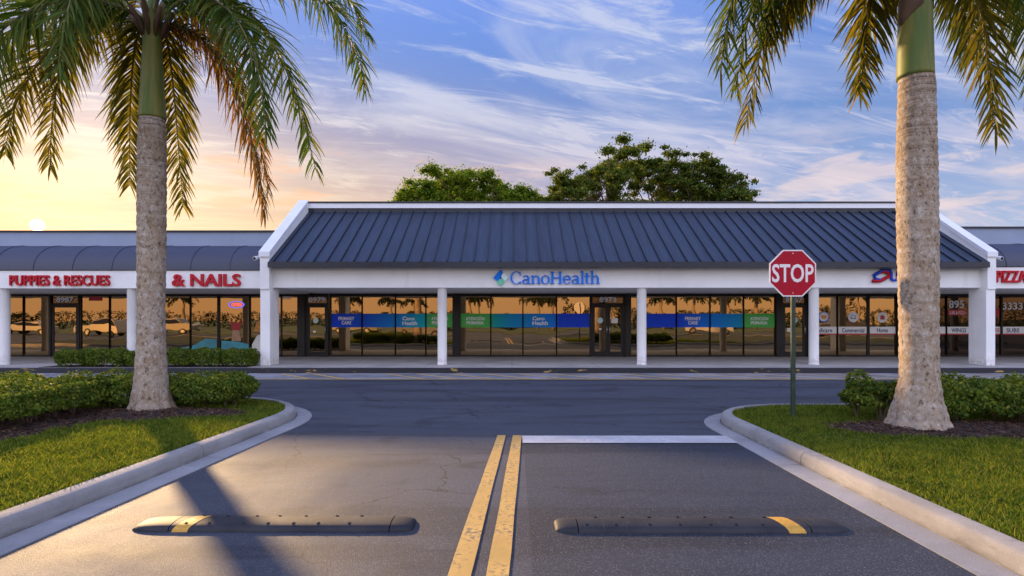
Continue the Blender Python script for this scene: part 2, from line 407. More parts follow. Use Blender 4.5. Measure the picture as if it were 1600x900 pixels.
def banner_mat():
    m = mat('printed_window_banner', (.1, .3, .8), .5, spec=.15); q = NT(m.node_tree); p = bsdf(m)
    g = q.node('ShaderNodeNewGeometry'); x, y, z = q.sep(g.outputs['Position'])
    pxl = q.math('ADD', q.math('MULTIPLY', x, F/22.0), CX)
    v = q.mr(pxl, 500, 1230, 0, 1, smooth=False)
    S = lambda a: (a-500)/730
    B0, B1, CY, GR = (.012, .07, .72), (.012, .22, .85), (.01, .46, .58), (.10, .50, .10)
    c = q.ramp(v, [(S(518), B0), (S(570), (.012, .09, .62)), (S(625), (.01, .25, .66)), (S(662), CY), (S(672), GR), (S(762), GR), (S(772), (.01, .38, .38)),
                   (S(800), (.01, .30, .62)), (S(868), B1), (S(873), B0), (S(1060), B0), (S(1108), B1), (S(1160), (.01, .32, .58)), (S(1163), GR), (S(1215), GR)])
    q.put(p.inputs['Base Color'], c); return m
M['banner'] = banner_mat()

def leaf_mat(name, c0, c1, c2, trans=.35, rough=.5, scale=1.2):
    m = bpy.data.materials.new(name); m.use_nodes = True; q = NT(m.node_tree); p = bsdf(m)
    g = q.node('ShaderNodeNewGeometry'); r = g.outputs['Random Per Island']
    n = q.noise(g.outputs['Position'], scale, 3, .6)
    c = q.mix(q.mr(n, .35, .65), c0, c1)
    c = q.mix(q.mr(r, .45, 1.0, 0, .9), c, c2)
    dk = q.mr(r, 0, .45, .62, 1.0)
    s = q.node('ShaderNodeVectorMath', operation='SCALE'); q.put(s.inputs[0], c); q.put(s.inputs['Scale'], dk)
    q.put(p.inputs['Base Color'], s.outputs[0]); p.inputs['Roughness'].default_value = min(1, rough+.28); p.inputs['Specular IOR Level'].default_value = .12
    t = q.node('ShaderNodeBsdfTranslucent')
    s2 = q.node('ShaderNodeVectorMath', operation='MULTIPLY'); q.put(s2.inputs[0], s.outputs[0]); s2.inputs[1].default_value = (1.45, 1.28, .45); q.put(t.inputs['Color'], s2.outputs[0])
    mx = q.node('ShaderNodeMixShader'); mx.inputs[0].default_value = trans
    q.l.new(p.outputs[0], mx.inputs[1]); q.l.new(t.outputs[0], mx.inputs[2])
    q.l.new(mx.outputs[0], m.node_tree.nodes['Material Output'].inputs[0]); return m
M['grass'] = leaf_mat('grass_blades', (.040, .095, .010), (.135, .200, .018), (.25, .25, .045), .45, .55, 5.0)
M['hedge'] = leaf_mat('hedge_leaves', (.055, .110, .016), (.10, .165, .018), (.21, .23, .035), .35, .38, 2.5)
M['frond_green'] = leaf_mat('green_palm_leaflets', (.050, .105, .018), (.085, .14, .025), (.17, .18, .045), .42, .38, .9)
M['frond_gold'] = leaf_mat('golden_palm_leaflets', (.090, .105, .022), (.14, .14, .028), (.24, .20, .045), .50, .42, .9)
M['frond_brown'] = leaf_mat('browning_palm_leaflets', (.16, .095, .035), (.21, .12, .045), (.30, .17, .07), .50, .5, .9)
M['tree_leaf'] = leaf_mat('broad_tree_leaves', (.085, .175, .014), (.16, .25, .018), (.26, .31, .03), .45, .5, .35)
M['tree_leaf_loose'] = leaf_mat('olive_tree_leaves', (.055, .11, .016), (.10, .16, .020), (.23, .22, .040), .4, .45, .35)
M['silhouette_leaf'] = leaf_mat('silhouette_dark_leaves', (.012, .022, .008), (.020, .034, .010), (.035, .045, .012), .1, .7, .3)  # silhouette shade of the mirrored palms and shrubs is put into the leaf colour
M['rachis'] = mat('pale_frond_rib', (.20, .17, .07), .5, var=.2, vscale=4)
M['bark'] = mat('brown_branch_bark', (.11, .075, .05), .9, var=.3, vscale=6, bump=.5, bscale=20, bdist=.02)
M['sheath'] = mat('dead_brown_sheath', (.13, .07, .04), .7, var=.35, vscale=7)
M['mulch'] = mat('dark_mulch', (.040, .022, .016), .95, var=.5, vscale=25, bump=1, bscale=60, bdist=.03)
M['mulch_chip'] = leaf_mat('mulch_chips', (.055, .030, .020), (.085, .045, .030), (.17, .10, .065), .0, .9, 5)
M['soil'] = mat('lawn_soil', (.030, .042, .012), .95, var=.4, vscale=12, bump=.8, bscale=50, bdist=.02)
M['ground'] = mat('far_grass_ground', (.06, .09, .03), .95, var=.3, vscale=.2)

def trunk_mat():
    m = bpy.data.materials.new('ringed_palm_bark'); m.use_nodes = True; q = NT(m.node_tree); p = bsdf(m)
    g = q.node('ShaderNodeNewGeometry'); pos = g.outputs['Position']; x, y, z = q.sep(pos)
    zz = q.math('ADD', z, q.math('MULTIPLY', q.noise(pos, 3.0, 3, .5), .08))
    r1 = q.noise(q.comb(0.0, 0.0, q.math('MULTIPLY', zz, 26.0)), 1.0, 3, .7)
    ringw = q.mr(z, 2.0, 5.2, .12, 1.0)
    patch = q.noise(pos, 4.2, 9, .72, .5)
    spot = q.noise(q.vmath('MULTIPLY', pos, (1, 1, .7)), 22, 6, .7, .6)
    c = q.mix(q.mr(patch, .36, .64), (.30, .215, .14), (.40, .33, .26))
    c = q.mix(q.math('MULTIPLY', q.mr(r1, .42, .66), q.math('MULTIPLY', ringw, .85)), c, (.10, .066, .05))
    c = q.mix(q.math('MULTIPLY', q.mr(spot, .54, .62), .60), c, (.50, .49, .47))
    c = q.mix(q.math('MULTIPLY', q.mr(spot, .46, .36), .85), c, (.075, .06, .048))
    low = q.mr(z, 1.0, .2)
    c = q.mix(q.math('MULTIPLY', q.math('MULTIPLY', low, q.mr(patch, .45, .6)), .4), c, (.17, .14, .10))
    q.put(p.inputs['Base Color'], c); p.inputs['Roughness'].default_value = .85; p.inputs['Specular IOR Level'].default_value = .25
    b = q.node('ShaderNodeBump'); b.inputs['Strength'].default_value = .55; b.inputs['Distance'].default_value = .018
    h = q.math('ADD', q.math('MULTIPLY', r1, q.math('MULTIPLY', ringw, .8)), q.math('ADD', spot, q.math('MULTIPLY', patch, .6)))
    q.put(b.inputs['Height'], h); q.l.new(b.outputs[0], p.inputs['Normal']); return m
M['trunk'] = trunk_mat()
def shaft_mat():
    m = bpy.data.materials.new('green_crownshaft'); m.use_nodes = True; q = NT(m.node_tree); p = bsdf(m)
    g = q.node('ShaderNodeNewGeometry'); pos = g.outputs['Position']; x, y, z = q.sep(pos)
    n = q.noise(q.comb(q.math('MULTIPLY', x, 9.), q.math('MULTIPLY', y, 9.), q.math('MULTIPLY', z, 1.0)), 1.0, 5, .6)
    c = q.mix(q.mr(n, .35, .65), (.10, .150, .030), (.20, .19, .045))
    q.put(p.inputs['Base Color'], c); p.inputs['Roughness'].default_value = .55; p.inputs['Specular IOR Level'].default_value = .3
    return m
M['shaft'] = shaft_mat()

# ------------------------------------------------------------------ text
def text_mb(s, x0, x1, z0, z1, y, depth=.03, bold=0.0, shear=0.0, base_fit=None):
    """letters fitted to the box x0..x1, z0..z1, front face at y-depth, back at y"""
    c = bpy.data.curves.new('t', 'FONT'); c.body = s; c.size = 1; c.extrude = .5; c.offset = bold; c.shear = shear; c.resolution_u = 3; c.align_x = 'LEFT'
    o = bpy.data.objects.new('t', c); COL.objects.link(o)
    bpy.context.view_layer.update()
    dg = bpy.context.evaluated_depsgraph_get()
    me = bpy.data.meshes.new_from_object(o.evaluated_get(dg))
    V = np.array([v.co[:] for v in me.vertices]); Fc = [tuple(p.vertices) for p in me.polygons]
    bpy.data.objects.remove(o); bpy.data.curves.remove(c); bpy.data.meshes.remove(me)
    mn, mx = V.min(0), V.max(0); out = np.zeros_like(V)
    out[:, 0] = x0+(V[:, 0]-mn[0])/(mx[0]-mn[0])*(x1-x0)
    out[:, 2] = z0+(V[:, 1]-mn[1])/(mx[1]-mn[1])*(z1-z0)
    out[:, 1] = y-(V[:, 2]+.5)*depth
    m = MB(); m.v = [tuple(p) for p in out]; m.f = Fc; return m
def ring_mb(cx, cz, rx, rz, y, th, wid, n=28):
    m = MB(); vs = []; fs = []
    for k in range(n):
        a = 2*math.pi*k/n
        for r, yy in ((1, y-th), (1, y), (1-wid, y), (1-wid, y-th)): vs.append((cx+rx*r*math.cos(a), yy, cz+rz*r*math.sin(a)))
    for k in range(n):
        for j in range(4):
            a = k*4+j; b = k*4+(j+1) % 4; c = ((k+1) % n)*4+(j+1) % 4; d = ((k+1) % n)*4+j; fs.append((a, d, c, b))
    return m.add(vs, fs)
def disc_mb(cx, cz, r, y, th, n=28, rz=None):
    return MB().prism([(cx+r*math.cos(2*math.pi*k/n), cz+(rz or r)*math.sin(2*math.pi*k/n)) for k in range(n)], 'y', y-th, y)

# ------------------------------------------------------------------ ground, road, markings, kerbs
struct('ground', MB().box(-500, 500, -500, 700, -.2, -.02), M['ground'])
KY = 16.76                                                    # face of the shop kerb
EY = 15.03                                                    # yellow edge line
struct('road', MB().add([(-90, -75, 0), (90, -75, 0), (90, KY, 0), (-90, KY, 0)], [(0, 1, 2, 3)]), M['asphalt'])
struct('lane_surface', MB().add([(.07, -6, .004), (2.86, -6, .004), (2.86, 7.30, .004), (.15, 7.30, .004)], [(0, 1, 2, 3)]), M['asphalt_lane'])
struct('parking_strip', MB().add([(-90, EY, .004), (90, EY, .004), (90, KY, .004), (-90, KY, .004)], [(0, 1, 2, 3)]), M['strip'])
mk = MB()
mk.add([(-90, EY-.06, .009), (90, EY-.06, .009), (90, EY+.06, .009), (-90, EY+.06, .009)], [(0, 1, 2, 3)])
x = -40.
while x < 44:
    j = rnd.uniform(-.1, .1); xx = x+j; wdt = .10
    if rnd.random() < .9:
        mk.add([(xx, KY-.25, .009), (xx+wdt*1.6, KY-.25, .009), (xx+1.25+wdt*1.6, EY+.12, .009), (xx+1.25, EY+.12, .009)], [(0, 3, 2, 1)])
    x += .98
struct('hatch_markings', mk, M['yellow_faded'])
def strip_quad(p, q):                                         # far and near edge pairs
    (fx0, fx1, fy), (nx0, nx1, ny) = p, q; n = 14; vs = []; fs = []
    for i in range(n+1):
        t = i/n; y = fy+(ny-fy)*t; vs += [(fx0+(nx0-fx0)*t+rnd.uniform(-.004, .004), y, .010), (fx1+(nx1-fx1)*t+rnd.uniform(-.004, .004), y, .010)]
    for i in range(n): fs.append((2*i, 2*i+2, 2*i+3, 2*i+1))
    return MB().add(vs, fs)
struct('centre_line', strip_quad((-.198, -.086, 7.76), (-.364-.33, -.223-.28, -3.)), M['yellow_paint'])
struct('centre_line', strip_quad((.009, .130, 7.76), (-.137-.28, 0-.25, -3.)), M['yellow_paint'])
struct('stop_line', MB().add([(.135, 7.27, .012), (2.86, 7.27, .012), (2.86, 7.72, .012), (.135, 7.72, .012)], [(0, 1, 2, 3)]), M['white_paint'])

def rounded_loop(x0, x1, y0, y1, rads, n=10):
    """counter-clockwise from lower-left; rads = (ll, lr, ur, ul)"""
    out = []
    for (cx, cy, sx, sy, a0), r in zip(((x0, y0, 1, 1, 180), (x1, y0, -1, 1, 270), (x1, y1, -1, -1, 0), (x0, y1, 1, -1, 90)), rads):
        for i in range(n+1):
            a = R(a0+90*i/n); out.append(Vector((cx+sx*r+r*math.cos(a), cy+sy*r+r*math.sin(a), 0)))
    return out
def loop_normals(lp):
    n = len(lp); out = []
    for i in range(n):
        d = (lp[(i+1) % n]-lp[i-1]).normalized(); out.append(Vector((d.y, -d.x, 0)))
    return out
def resample(lp, step):
    pts = []; n = len(lp)
    for i in range(n):
        a, b = lp[i], lp[(i+1) % n]; L = (b-a).length; k = max(1, int(L/step))
        for j in range(k): pts.append(a+(b-a)*(j/k))
    return pts
CURB = [(.005, -.02), (.0, .012), (-.006, .10), (-.020, .135), (-.045, .152), (-.165, .156), (-.170, .10), (-.17, -.02)]
GUT = [(.24, -.02), (.238, .010), (.012, .022), (.012, -.02)]
def kerb(lp, label):
    lp = resample(lp, .35); N = loop_normals(lp); n = len(lp)
    acc = 0; segs = [[0]]
    for i in range(1, n+1):
        acc += (lp[i % n]-lp[i-1]).length; segs[-1].append(i)
        if acc > 3.0 and i < n: segs.append([i]); acc = 0
    m = MB(); gm = MB()
    for sg in segs:
        for prof, tgt in ((CURB, m), (GUT, gm)):
            rings = []
            for k, i in enumerate(sg):
                p = lp[i % n].copy(); nn = N[i % n]
                t = Vector((-nn.y, nn.x, 0))
                if k == 0: p += t*.006
                if k == len(sg)-1: p -= t*.006
                rings.append([(p.x+nn.x*d, p.y+nn.y*d, z) for d, z in prof])
            vs = [q for r_ in rings for q in r_]; c = len(prof); fs = []
            for i in range(len(rings)-1):
                for j in range(c): fs.append((i*c+j, i*c+(j+1) % c, (i+1)*c+(j+1) % c, (i+1)*c+j))
            fs.append(tuple(range(c))); fs.append(tuple((len(rings)-1)*c+j for j in range(c))[::-1])
            tgt.add(vs, fs)
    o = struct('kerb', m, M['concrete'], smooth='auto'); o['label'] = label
    g = struct('gutter', gm, M['gutter'], smooth='auto')
    inner = [p-nn*.168 for p, nn in zip(lp, N)]
    return inner
def poly_sheet(name, pts, z, m, kind='structure'):
    mb = MB().add([(p.x, p.y, z) for p in pts], [tuple(range(len(pts)))])
    return struct(name, mb, m, kind=kind)
loopL = rounded_loop(-30, -3.36, -6, 10.7, (1, 2, 2.1, 1))
for p in loopL:                                               # the drive is slightly wider towards the lot
    if p.x > -10 and p.y < 8.6: p.x -= .055*(8.6-p.y)
loopR = rounded_loop(3.08, 30, -6, 9.75, (2, 1, 1, 1.5))
innL = kerb(loopL, 'pale concrete kerb round the left lawn'); innR = kerb(loopR, 'sunlit concrete kerb round the right lawn')
poly_sheet('lawn_soil', innL, .125, M['soil']); poly_sheet('lawn_soil', innR, .125, M['soil'])

# ---- grass
MUL = [(-5.65, 8.75, 1.55, .62, -.12), (-6.6, 7.6, .75, 1.5, 0), (5.75, 7.50, 1.55, .62, .0), (7.6, 7.4, 1.6, .7, 0)]
def in_mulch(x, y, g=1.0):
    r = np.zeros(len(x), bool)
    for cx, cy, a, b, s in MUL:
        ang = np.arctan2(y-cy, x-cx); wob = 1+.07*np.sin(ang*5+cx)+.05*np.sin(ang*11+cy)
        r |= ((x-cx)/a)**2+((y-cy)/b)**2 < (g*wob)**2
    return r
def inside(x, y, pts):
    r = np.zeros(len(x), bool); n = len(pts)
    for i in range(n):
        a, b = pts[i], pts[(i+1) % n]
        if abs(a.y-b.y) < 1e-9: continue
        c = ((a.y > y) != (b.y > y)) & (x < (b.x-a.x)*(y-a.y)/(b.y-a.y)+a.x); r ^= c
    return r
def blades(name, regions, inner, label):
    Vs = []; Fs = []; o = 0
    for (x0, x1, y0, y1, dens, hs) in regions:
        n = int((x1-x0)*(y1-y0)*dens)
        x = RNG.uniform(x0, x1, n); y = RNG.uniform(y0, y1, n)
        k = inside(x, y, inner) & ~in_mulch(x, y, .97); x = x[k]; y = y[k]; n = len(x)
        patch = .75+.25*np.sin(x*2.1+1.3*np.sin(y*1.7))*np.cos(y*2.6+x)+RNG.normal(0, .1, n)
        h = RNG.uniform(.030, .085, n)*hs*patch*(1+.5*(RNG.random(n) > .94)); a = RNG.uniform(0, 2*np.pi, n); lean = RNG.uniform(.15, 1.15, n)*h; la = RNG.uniform(0, 2*np.pi, n)
        wd = RNG.uniform(.0028, .0055, n)*(1.35 if dens < 3500 else 1)
        ca, sa = np.cos(a)*wd, np.sin(a)*wd; lx, ly = np.cos(la)*lean, np.sin(la)*lean
        z = np.full(n, .125)
        P = np.zeros((n, 5, 3))
        P[:, 0] = np.stack([x-ca, y-sa, z], 1); P[:, 1] = np.stack([x+ca, y+sa, z], 1)
        P[:, 2] = np.stack([x+ca*.8+lx*.35, y+sa*.8+ly*.35, z+h*.62], 1); P[:, 3] = np.stack([x-ca*.8+lx*.35, y-sa*.8+ly*.35, z+h*.62], 1)
        P[:, 4] = np.stack([x+lx, y+ly, z+h*.95], 1)
        Vs.append(P.reshape(-1, 3)); b = o+np.arange(n)*5
        Fs += [tuple(r_) for r_ in np.stack([b, b+1, b+2, b+3], 1).tolist()]; Fs += [tuple(r_) for r_ in np.stack([b+3, b+2, b+4], 1).tolist()]
        o += n*5
    ob = mesh_obj(name, np.concatenate(Vs), Fs, M['grass']); ob['kind'] = 'stuff'; ob['label'] = label; ob['category'] = 'grass'
blades('grass', [(-6.4, -3.4, 3.2, 7.0, 6800, 1.0), (-8.5, -3.3, 7.0, 10.6, 4200, 1.05), (-12, -6.4, 3., 7, 900, 1.2), (-14, -8.5, 7, 10.6, 700, 1.2)], innL, 'mown green lawn inside the left kerb')
blades('grass', [(3.1, 7.2, 3.2, 6.6, 6800, 1.05), (3.1, 9.5, 6.6, 9.7, 4200, 1.0), (7.2, 12, 3., 6.6, 900, 1.2), (9.5, 14, 6.6, 9.7, 700, 1.2)], innR, 'mown green lawn inside the right kerb')

# ---- mulch beds
def mulch(idx, label):
    mb = MB(); n = 40
    for cx, cy, a, b, s in [MUL[i] for i in idx]:
        rings = []; 
        vs = [(cx, cy, .19+.002*cx)]; fs = []
        for j, f in enumerate((.4, .75, 1.0)):
            for k in range(n):
                an = 2*math.pi*k/n; wob = 1+.07*math.sin(an*5+cx)+.05*math.sin(an*11+cy)
                vs.append((cx+a*f*wob*math.cos(an), cy+b*f*wob*math.sin(an), (.185, .165, .118)[j]+.001*cx))
        for k in range(n):
            fs.append((0, 1+k, 1+(k+1) % n))
            for j in range(2): fs.append((1+j*n+k, 1+(j+1)*n+k, 1+(j+1)*n+(k+1) % n, 1+j*n+(k+1) % n))
        mb.add(vs, fs)
    o = struct('mulch_bed', mb, M['mulch'], smooth=True, kind='stuff', label=label+' bed', cat='mulch')
    V = []; Fq = []; c = 0
    for i in idx:
        cx, cy, a, b, s = MUL[i]; n = 3600
        x = RNG.uniform(cx-a*1.15, cx+a*1.15, n); y = RNG.uniform(cy-b*1.15, cy+b*1.15, n)
        sv_ = MUL[:]; k = in_mulch(x, y, 1.04); x = x[k]; y = y[k]
        for xx, yy in zip(x, y):
            an = rnd.uniform(0, 6.28); L = rnd.uniform(.012, .05); wd = rnd.uniform(.003, .008); tz = rnd.uniform(-.35, .35)
            rr = min(1, math.sqrt(((xx-cx)/a)**2+((yy-cy)/b)**2)); z = .194+.001*cx-.055*rr**2.2+rnd.uniform(0, .014)
            dx_, dy_ = math.cos(an)*L, math.sin(an)*L; ex, ey = -math.sin(an)*wd, math.cos(an)*wd
            V += [(xx-dx_-ex, yy-dy_-ey, z-tz*L), (xx+dx_-ex, yy+dy_-ey, z+tz*L), (xx+dx_+ex, yy+dy_+ey, z+tz*L+.003), (xx-dx_+ex, yy-dy_+ey, z-tz*L+.003)]
            Fq.append((c, c+1, c+2, c+3)); c += 4
    o = mesh_obj('mulch_chips', V, Fq, M['mulch_chip']); o['kind'] = 'stuff'; o['label'] = label+' chips'; o['category'] = 'mulch'
mulch([0, 1], 'dark bark mulch round the left palm'); mulch([2, 3], 'dark bark mulch round the right palm')

# ---- sidewalk in front of the shops
sw = MB().box(-60, 60, KY+.15, 30.4, -.1, .15)
struct('sidewalk', sw, M['walk'])
kb = MB().prism([(KY, -.05), (KY, .13), (KY+.03, .152), (KY+.1495, .152), (KY+.1495, -.05)], 'x', -60, 60)
o = struct('kerb', kb, M['kerb_black']); o['label'] = 'black painted kerb along the shop sidewalk'

# ------------------------------------------------------------------ buildings
GY = 22.0; CY_ = 18.1; BF = 17.9; BZ = 2.556
XG = lambda p: XA(p, GY)
ZG0, ZG1 = .152, 2.545
def window(b, p0, p1, glass=True, dark=False, mull=(.045), lab=None, z0=ZG0, z1=ZG1, nm='window'):
    """one glazed bay between photo columns p0..p1; frame is the window mesh, pane its child"""
    x0, x1 = XG(p0), XG(p1); t = mull/2
    f = MB(); f.box(x0-t+.001, x0+t, GY-.05, GY+.06, z0, z1); f.box(x1-t, x1+t-.001, GY-.05, GY+.06, z0, z1)
    f.box(x0+t, x1-t, GY-.05, GY+.06, z1-.10, z1); f.box(x0+t, x1-t, GY-.05, GY+.06, z0, z0+.07)
    w_ = part(nm, f, M['bronze'], b, bevel=.004)
    pm = MB().box(x0+t+.001, x1-t-.001, GY-.004, GY+.004, z0+.071, z1-.101)
    ta, tb = rnd.uniform(-.0045, .0045), rnd.uniform(-.0025, .0025)          # no two panes sit quite plumb
    pm.v = [(x, y+ta*(x-(x0+x1)/2)+tb*(z-(z0+z1)/2), z) for x, y, z in pm.v]
    part('pane', pm, M['glass_dark' if dark else 'glass'], w_)
    if lab: w_['label'] = lab
    return w_
def post(b, p0, p1):
    part('pilaster', MB().box(XG(p0)+.002, XG(p1)-.002, GY-.12, GY+.1, ZG0, ZG1+.02), M['bronze'], b, bevel=.006)
def door(b, p0, p1, leaves=1, num=None, handle_left=False, z_top=2.12, dark=False, stickers=(), lab=None):
    x0, x1 = XG(p0), XG(p1)
    f = MB(); f.box(x0, x0+.06, GY-.07, GY+.07, ZG0, ZG1); f.box(x1-.06, x1, GY-.07, GY+.07, ZG0, ZG1)
    f.box(x0+.06, x1-.06, GY-.07, GY+.07, z_top, z_top+.07); f.box(x0+.06, x1-.06, GY-.07, GY+.07, ZG1-.08, ZG1)
    fr = part('transom', f, M['bronze'], b, bevel=.004)
    part('pane', MB().box(x0+.061, x1-.061, GY-.005, GY+.005, z_top+.071, ZG1-.081), M['glass_dark'], fr)
    if num:
        cx = (x0+x1)/2; hw = .33
        part('house_number', text_mb(num, cx-hw, cx+hw, z_top+.105, z_top+.30, GY-.03, .006, .035), M['decal_white'], fr)
    wl = (x1-x0-.12)/leaves
    for i in range(leaves):
        a = x0+.06+wl*i+.003; c = a+wl-.006
        st = .09
        d = MB(); d.box(a, a+st, GY-.04, GY+.02, ZG0+.01, z_top-.005); d.box(c-st, c, GY-.04, GY+.02, ZG0+.01, z_top-.005)
        d.box(a+st, c-st, GY-.04, GY+.02, z_top-.10, z_top-.005); d.box(a+st, c-st, GY-.04, GY+.02, ZG0+.01, ZG0+.19)
        do = part('door', d, M['bronze'], b, bevel=.004)
        if lab: do['label'] = lab
        part('pane', MB().box(a+st+.001, c-st-.001, GY-.012, GY, ZG0+.191, z_top-.101), M['glass_dark' if dark else 'glass'], do)
        hx = (c-st/2) if ((leaves == 2 and i == 0) or (leaves == 1 and not handle_left)) else (a+st/2)
        part('handle', MB().tube([(hx, GY-.05, 1.02), (hx, GY-.11, 1.04), (hx, GY-.11, 1.30), (hx, GY-.05, 1.32)], .014, 8), M['steel'], do, smooth=True)
        part('hinge', MB().box((a if hx > (a+c)/2 else c-.02), (a+.02 if hx > (a+c)/2 else c), GY-.052, GY-.04, 1.9, 2.0), M['bronze'], do)
        for (j, kind, fx, z, r) in stickers:
            if j == i:
                sx = a+(c-a)*fx
                if kind == 'disc': part('sticker', disc_mb(sx, z, r, GY-.014, .003), M['pale_letter'], do)
                else: part('sticker', MB().box(sx-r, sx+r, GY-.017, GY-.014, z-r*.8, z+r*.8), M['decal_white'], do)
def lettering(w_, s, p0, p1, y0, y1, m='decal_white', bold=.022, d=.004, yoff=.016):
    return part('lettering', text_mb(s, XG(p0), XG(p1), ZA(y1, GY), ZA(y0, GY), GY-yoff, d, bold), M[m], w_)
def banner(w_, p0, p1, t=.024):
    return part('banner', MB().box(XG(p0)+t, XG(p1)-t, GY-.013, GY-.008, ZA(511.5, GY), ZA(490, GY)), M['banner'], w_)
def column(b, px, r=.146):
    cx = XA(px, CY_)
    m = MB().lathe((cx, CY_), [(r+.012, .15), (r+.012, .19), (r, .20), (r, 2.50), (r+.008, 2.51), (r+.008, BZ+.01)], 32)
    part('column', m, M['stucco'], b, smooth='auto')
def interior(b, x0, x1, wall_y=30.0):
    m = MB(); m.box(x0, x1, wall_y, wall_y+.2, .15, 3.0)
    m.box(x0, x0+.15, GY+.12, wall_y, .15, 2.9); m.box(x1-.15, x1, GY+.12, wall_y, .15, 2.9)
    part('inner_wall', m, M['interior_wall'], b)
    part('inner_floor', MB().box(x0+.15, x1-.15, GY+.12, wall_y, .151, .158), M['interior_floor'], b)
    part('ceiling', MB().box(x0+.15, x1-.15, GY+.12, wall_y, 2.70, 2.85), M['interior_wall'], b)
    k = int((x1-x0)/4.5)
    for i in range(k):
        cx = x0+(i+.5)*(x1-x0)/k
        part('ceiling_light', MB().box(cx-.6, cx+.6, 27.2, 27.9, 2.665, 2.698), M['lamp_panel'], b)

# --- main building
XL0, XL1, XR1, XR0 = -7.71, -7.43, 14.55, 14.81
main = thing('shop_building', 'white building with dark blue metal mansard roof in the middle of the row', 'building', (0, 20, 0), 'shop units of the plaza')
part('beam', MB().box(XL1, XR1, BF, BF+.35, BZ, 3.19), M['stucco'], main)
part('soffit', MB().box(XL1, XR1, BF+.35, GY+.1, BZ, BZ+.06), M['stucco'], main)
eY, eZ, rY, rZ = 17.55, 3.32, 21.05, 5.50
part('fascia', MB().box(XL1-.02, XR1+.02, eY, eY+.10, 3.155, 3.325).box(XL1, XR1, eY+.10, BF+.2, 3.192, 3.25), M['dark_metal'], main, bevel=.006)
sl = (rZ-eZ)/(rY-eY)
rfm = MB().prism([(eY+.02, eZ+.012), (rY, rZ), (rY, rZ-.1), (eY+.1, eZ-.06)], 'x', XL1+.001, XR1-.001)
sm_ = MB(); nx = math.hypot(1, sl)
k = 0; xx = XL1+.16
while xx < XR1-.05:
    dy_, dz_ = -sl/nx*.045, 1/nx*.045
    for (a, c, h) in ((xx-.013, xx+.013, 1.0),):
        y0_, z0_, y1_, z1_ = eY+.005, eZ+.005, rY-.01, rZ-.004
        sm_.add([(a, y0_, z0_), (c, y0_, z0_), (c, y1_, z1_), (a, y1_, z1_), (a, y0_+dy_, z0_+dz_), (c, y0_+dy_, z0_+dz_), (c, y1_+dy_, z1_+dz_), (a, y1_+dy_, z1_+dz_)],
                [(0,3,2,1),(4,5,6,7),(0,1,5,4),(1,2,6,5),(2,3,7,6),(3,0,4,7)])
    xx += .407
part2('roof', rfm, M['roof'], sm_, M['seam'], main)
part('ridge_shade_flashing', MB().box(XL1, XR1, rY-.03, rY+.12, rZ-.02, 5.615), M['dark_metal'], main)  # shade under the white trim is put into this flashing's dark colour
part('ridge_trim', MB().box(XL1-.10, XR1+.10, rY-.08, rY+.25, 5.617, 5.80), M['trim'], main, bevel=.008)
part('ridge_cap', MB().box(XL1-.12, XR1+.12, rY-.11, rY+.40, 5.802, 5.86), M['dark_metal'], main, bevel=.006)
part('rear_wall', MB().box(XL0, XR0, 30.42, 30.7, 0, 5.3), M['stucco'], main)
part('flat_roof', MB().box(XL1, XR1, rY+.42, 30.42, 5.3, 5.45), M['dark_metal'], main)
prof = [(17.62, 2.50), (17.62, 3.50), (17.66, 3.56), (20.95, 5.80), (21.6, 5.80), (30.4, 5.5), (30.4, .15), (22.3, .15), (22.3, 2.62), (18.4, 2.62), (18.4, 2.50)]
for a, c in ((XL0, XL1), (XR1, XR0)):
    part('gable_wall', MB().prism(prof, 'x', a, c), M['stucco'], main)
    # raised sloping trim along the gable
    part('gable_trim', MB().prism([(17.58, 3.48), (20.93, 5.77), (20.93, 5.90), (17.58, 3.64)], 'x', a-.03, c+.03), M['trim'], main, bevel=.006)
for a, c in ((XL0-.01, XL1+.01), (XR1-.01, XR0+.01)):
    part('pier', MB().box(a, c, 17.66, 18.35, .15, 2.50), M['stucco'], main, bevel=.012)
    part('pier', MB().box(a-.012, c+.012, 17.64, 18.37, .15, .22), M['stucco'], main, bevel=.006, label='low plinth at the foot of the pier') if False else None
for sx, xx in ((-1, XL0-.03), (1, XR0+.03)):
    fl = MB().box(min(xx, xx+sx*.05), max(xx, xx+sx*.05), 17.75, 17.87, 3.42, 3.58)
    fl.tube([(xx+sx*.05, 17.8, 3.5), (xx+sx*.12, 17.74, 3.49)], .022, 10)
    fl.tube([(xx+sx*.10, 17.86, 3.50), (xx+sx*.13, 17.60, 3.43)], [.05, .062], 14)
    fo = part('security_camera', fl, M['camera_white'], main, smooth='auto')
    part('lens', MB().tube([(xx+sx*.1297, 17.603, 3.4306), (xx+sx*.1303, 17.594, 3.4290)], .045, 14), M['hole'], fo)
for p in (691, 1002.5, 1271.5): column(main, p)
interior(main, XL0+.3, XR0-.3)
for q_ in (713, 990, 1259): part('partition', MB().box(XG(q_)-.05, XG(q_)+.05, GY+.12, 29.99, .16, 2.69), M['interior_wall'], main)
part('header', MB().box(XL0, XR0, GY-.02, GY+.05, ZG1+.001, BZ-.001), M['bronze'], main)
w_ = window(main, 420, 466, lab='narrow window beside the leftmost clinic door')
lettering(w_, '8981', 441, 455, 461.5, 468)
post(main, 466, 478)
door(main, 478, 514, num='8979', stickers=((0, 'disc', .42, 1.52, .10), (0, 'sq', .35, 1.10, .05)))
def win_b(p0, p1, **k):
    w2 = window(main, p0, p1, **k); banner(w2, p0, p1); return w2
w_ = win_b(517, 566); lettering(w_, 'PRIMARY', 529, 554, 495, 500.5); lettering(w_, 'CARE', 534, 549, 501.7, 507)
w_ = win_b(566, 618)
w_ = win_b(618, 665.5); lettering(w_, 'Cano', 629, 648, 494.5, 500.5); lettering(w_, 'Health', 629, 652, 501.7, 508)
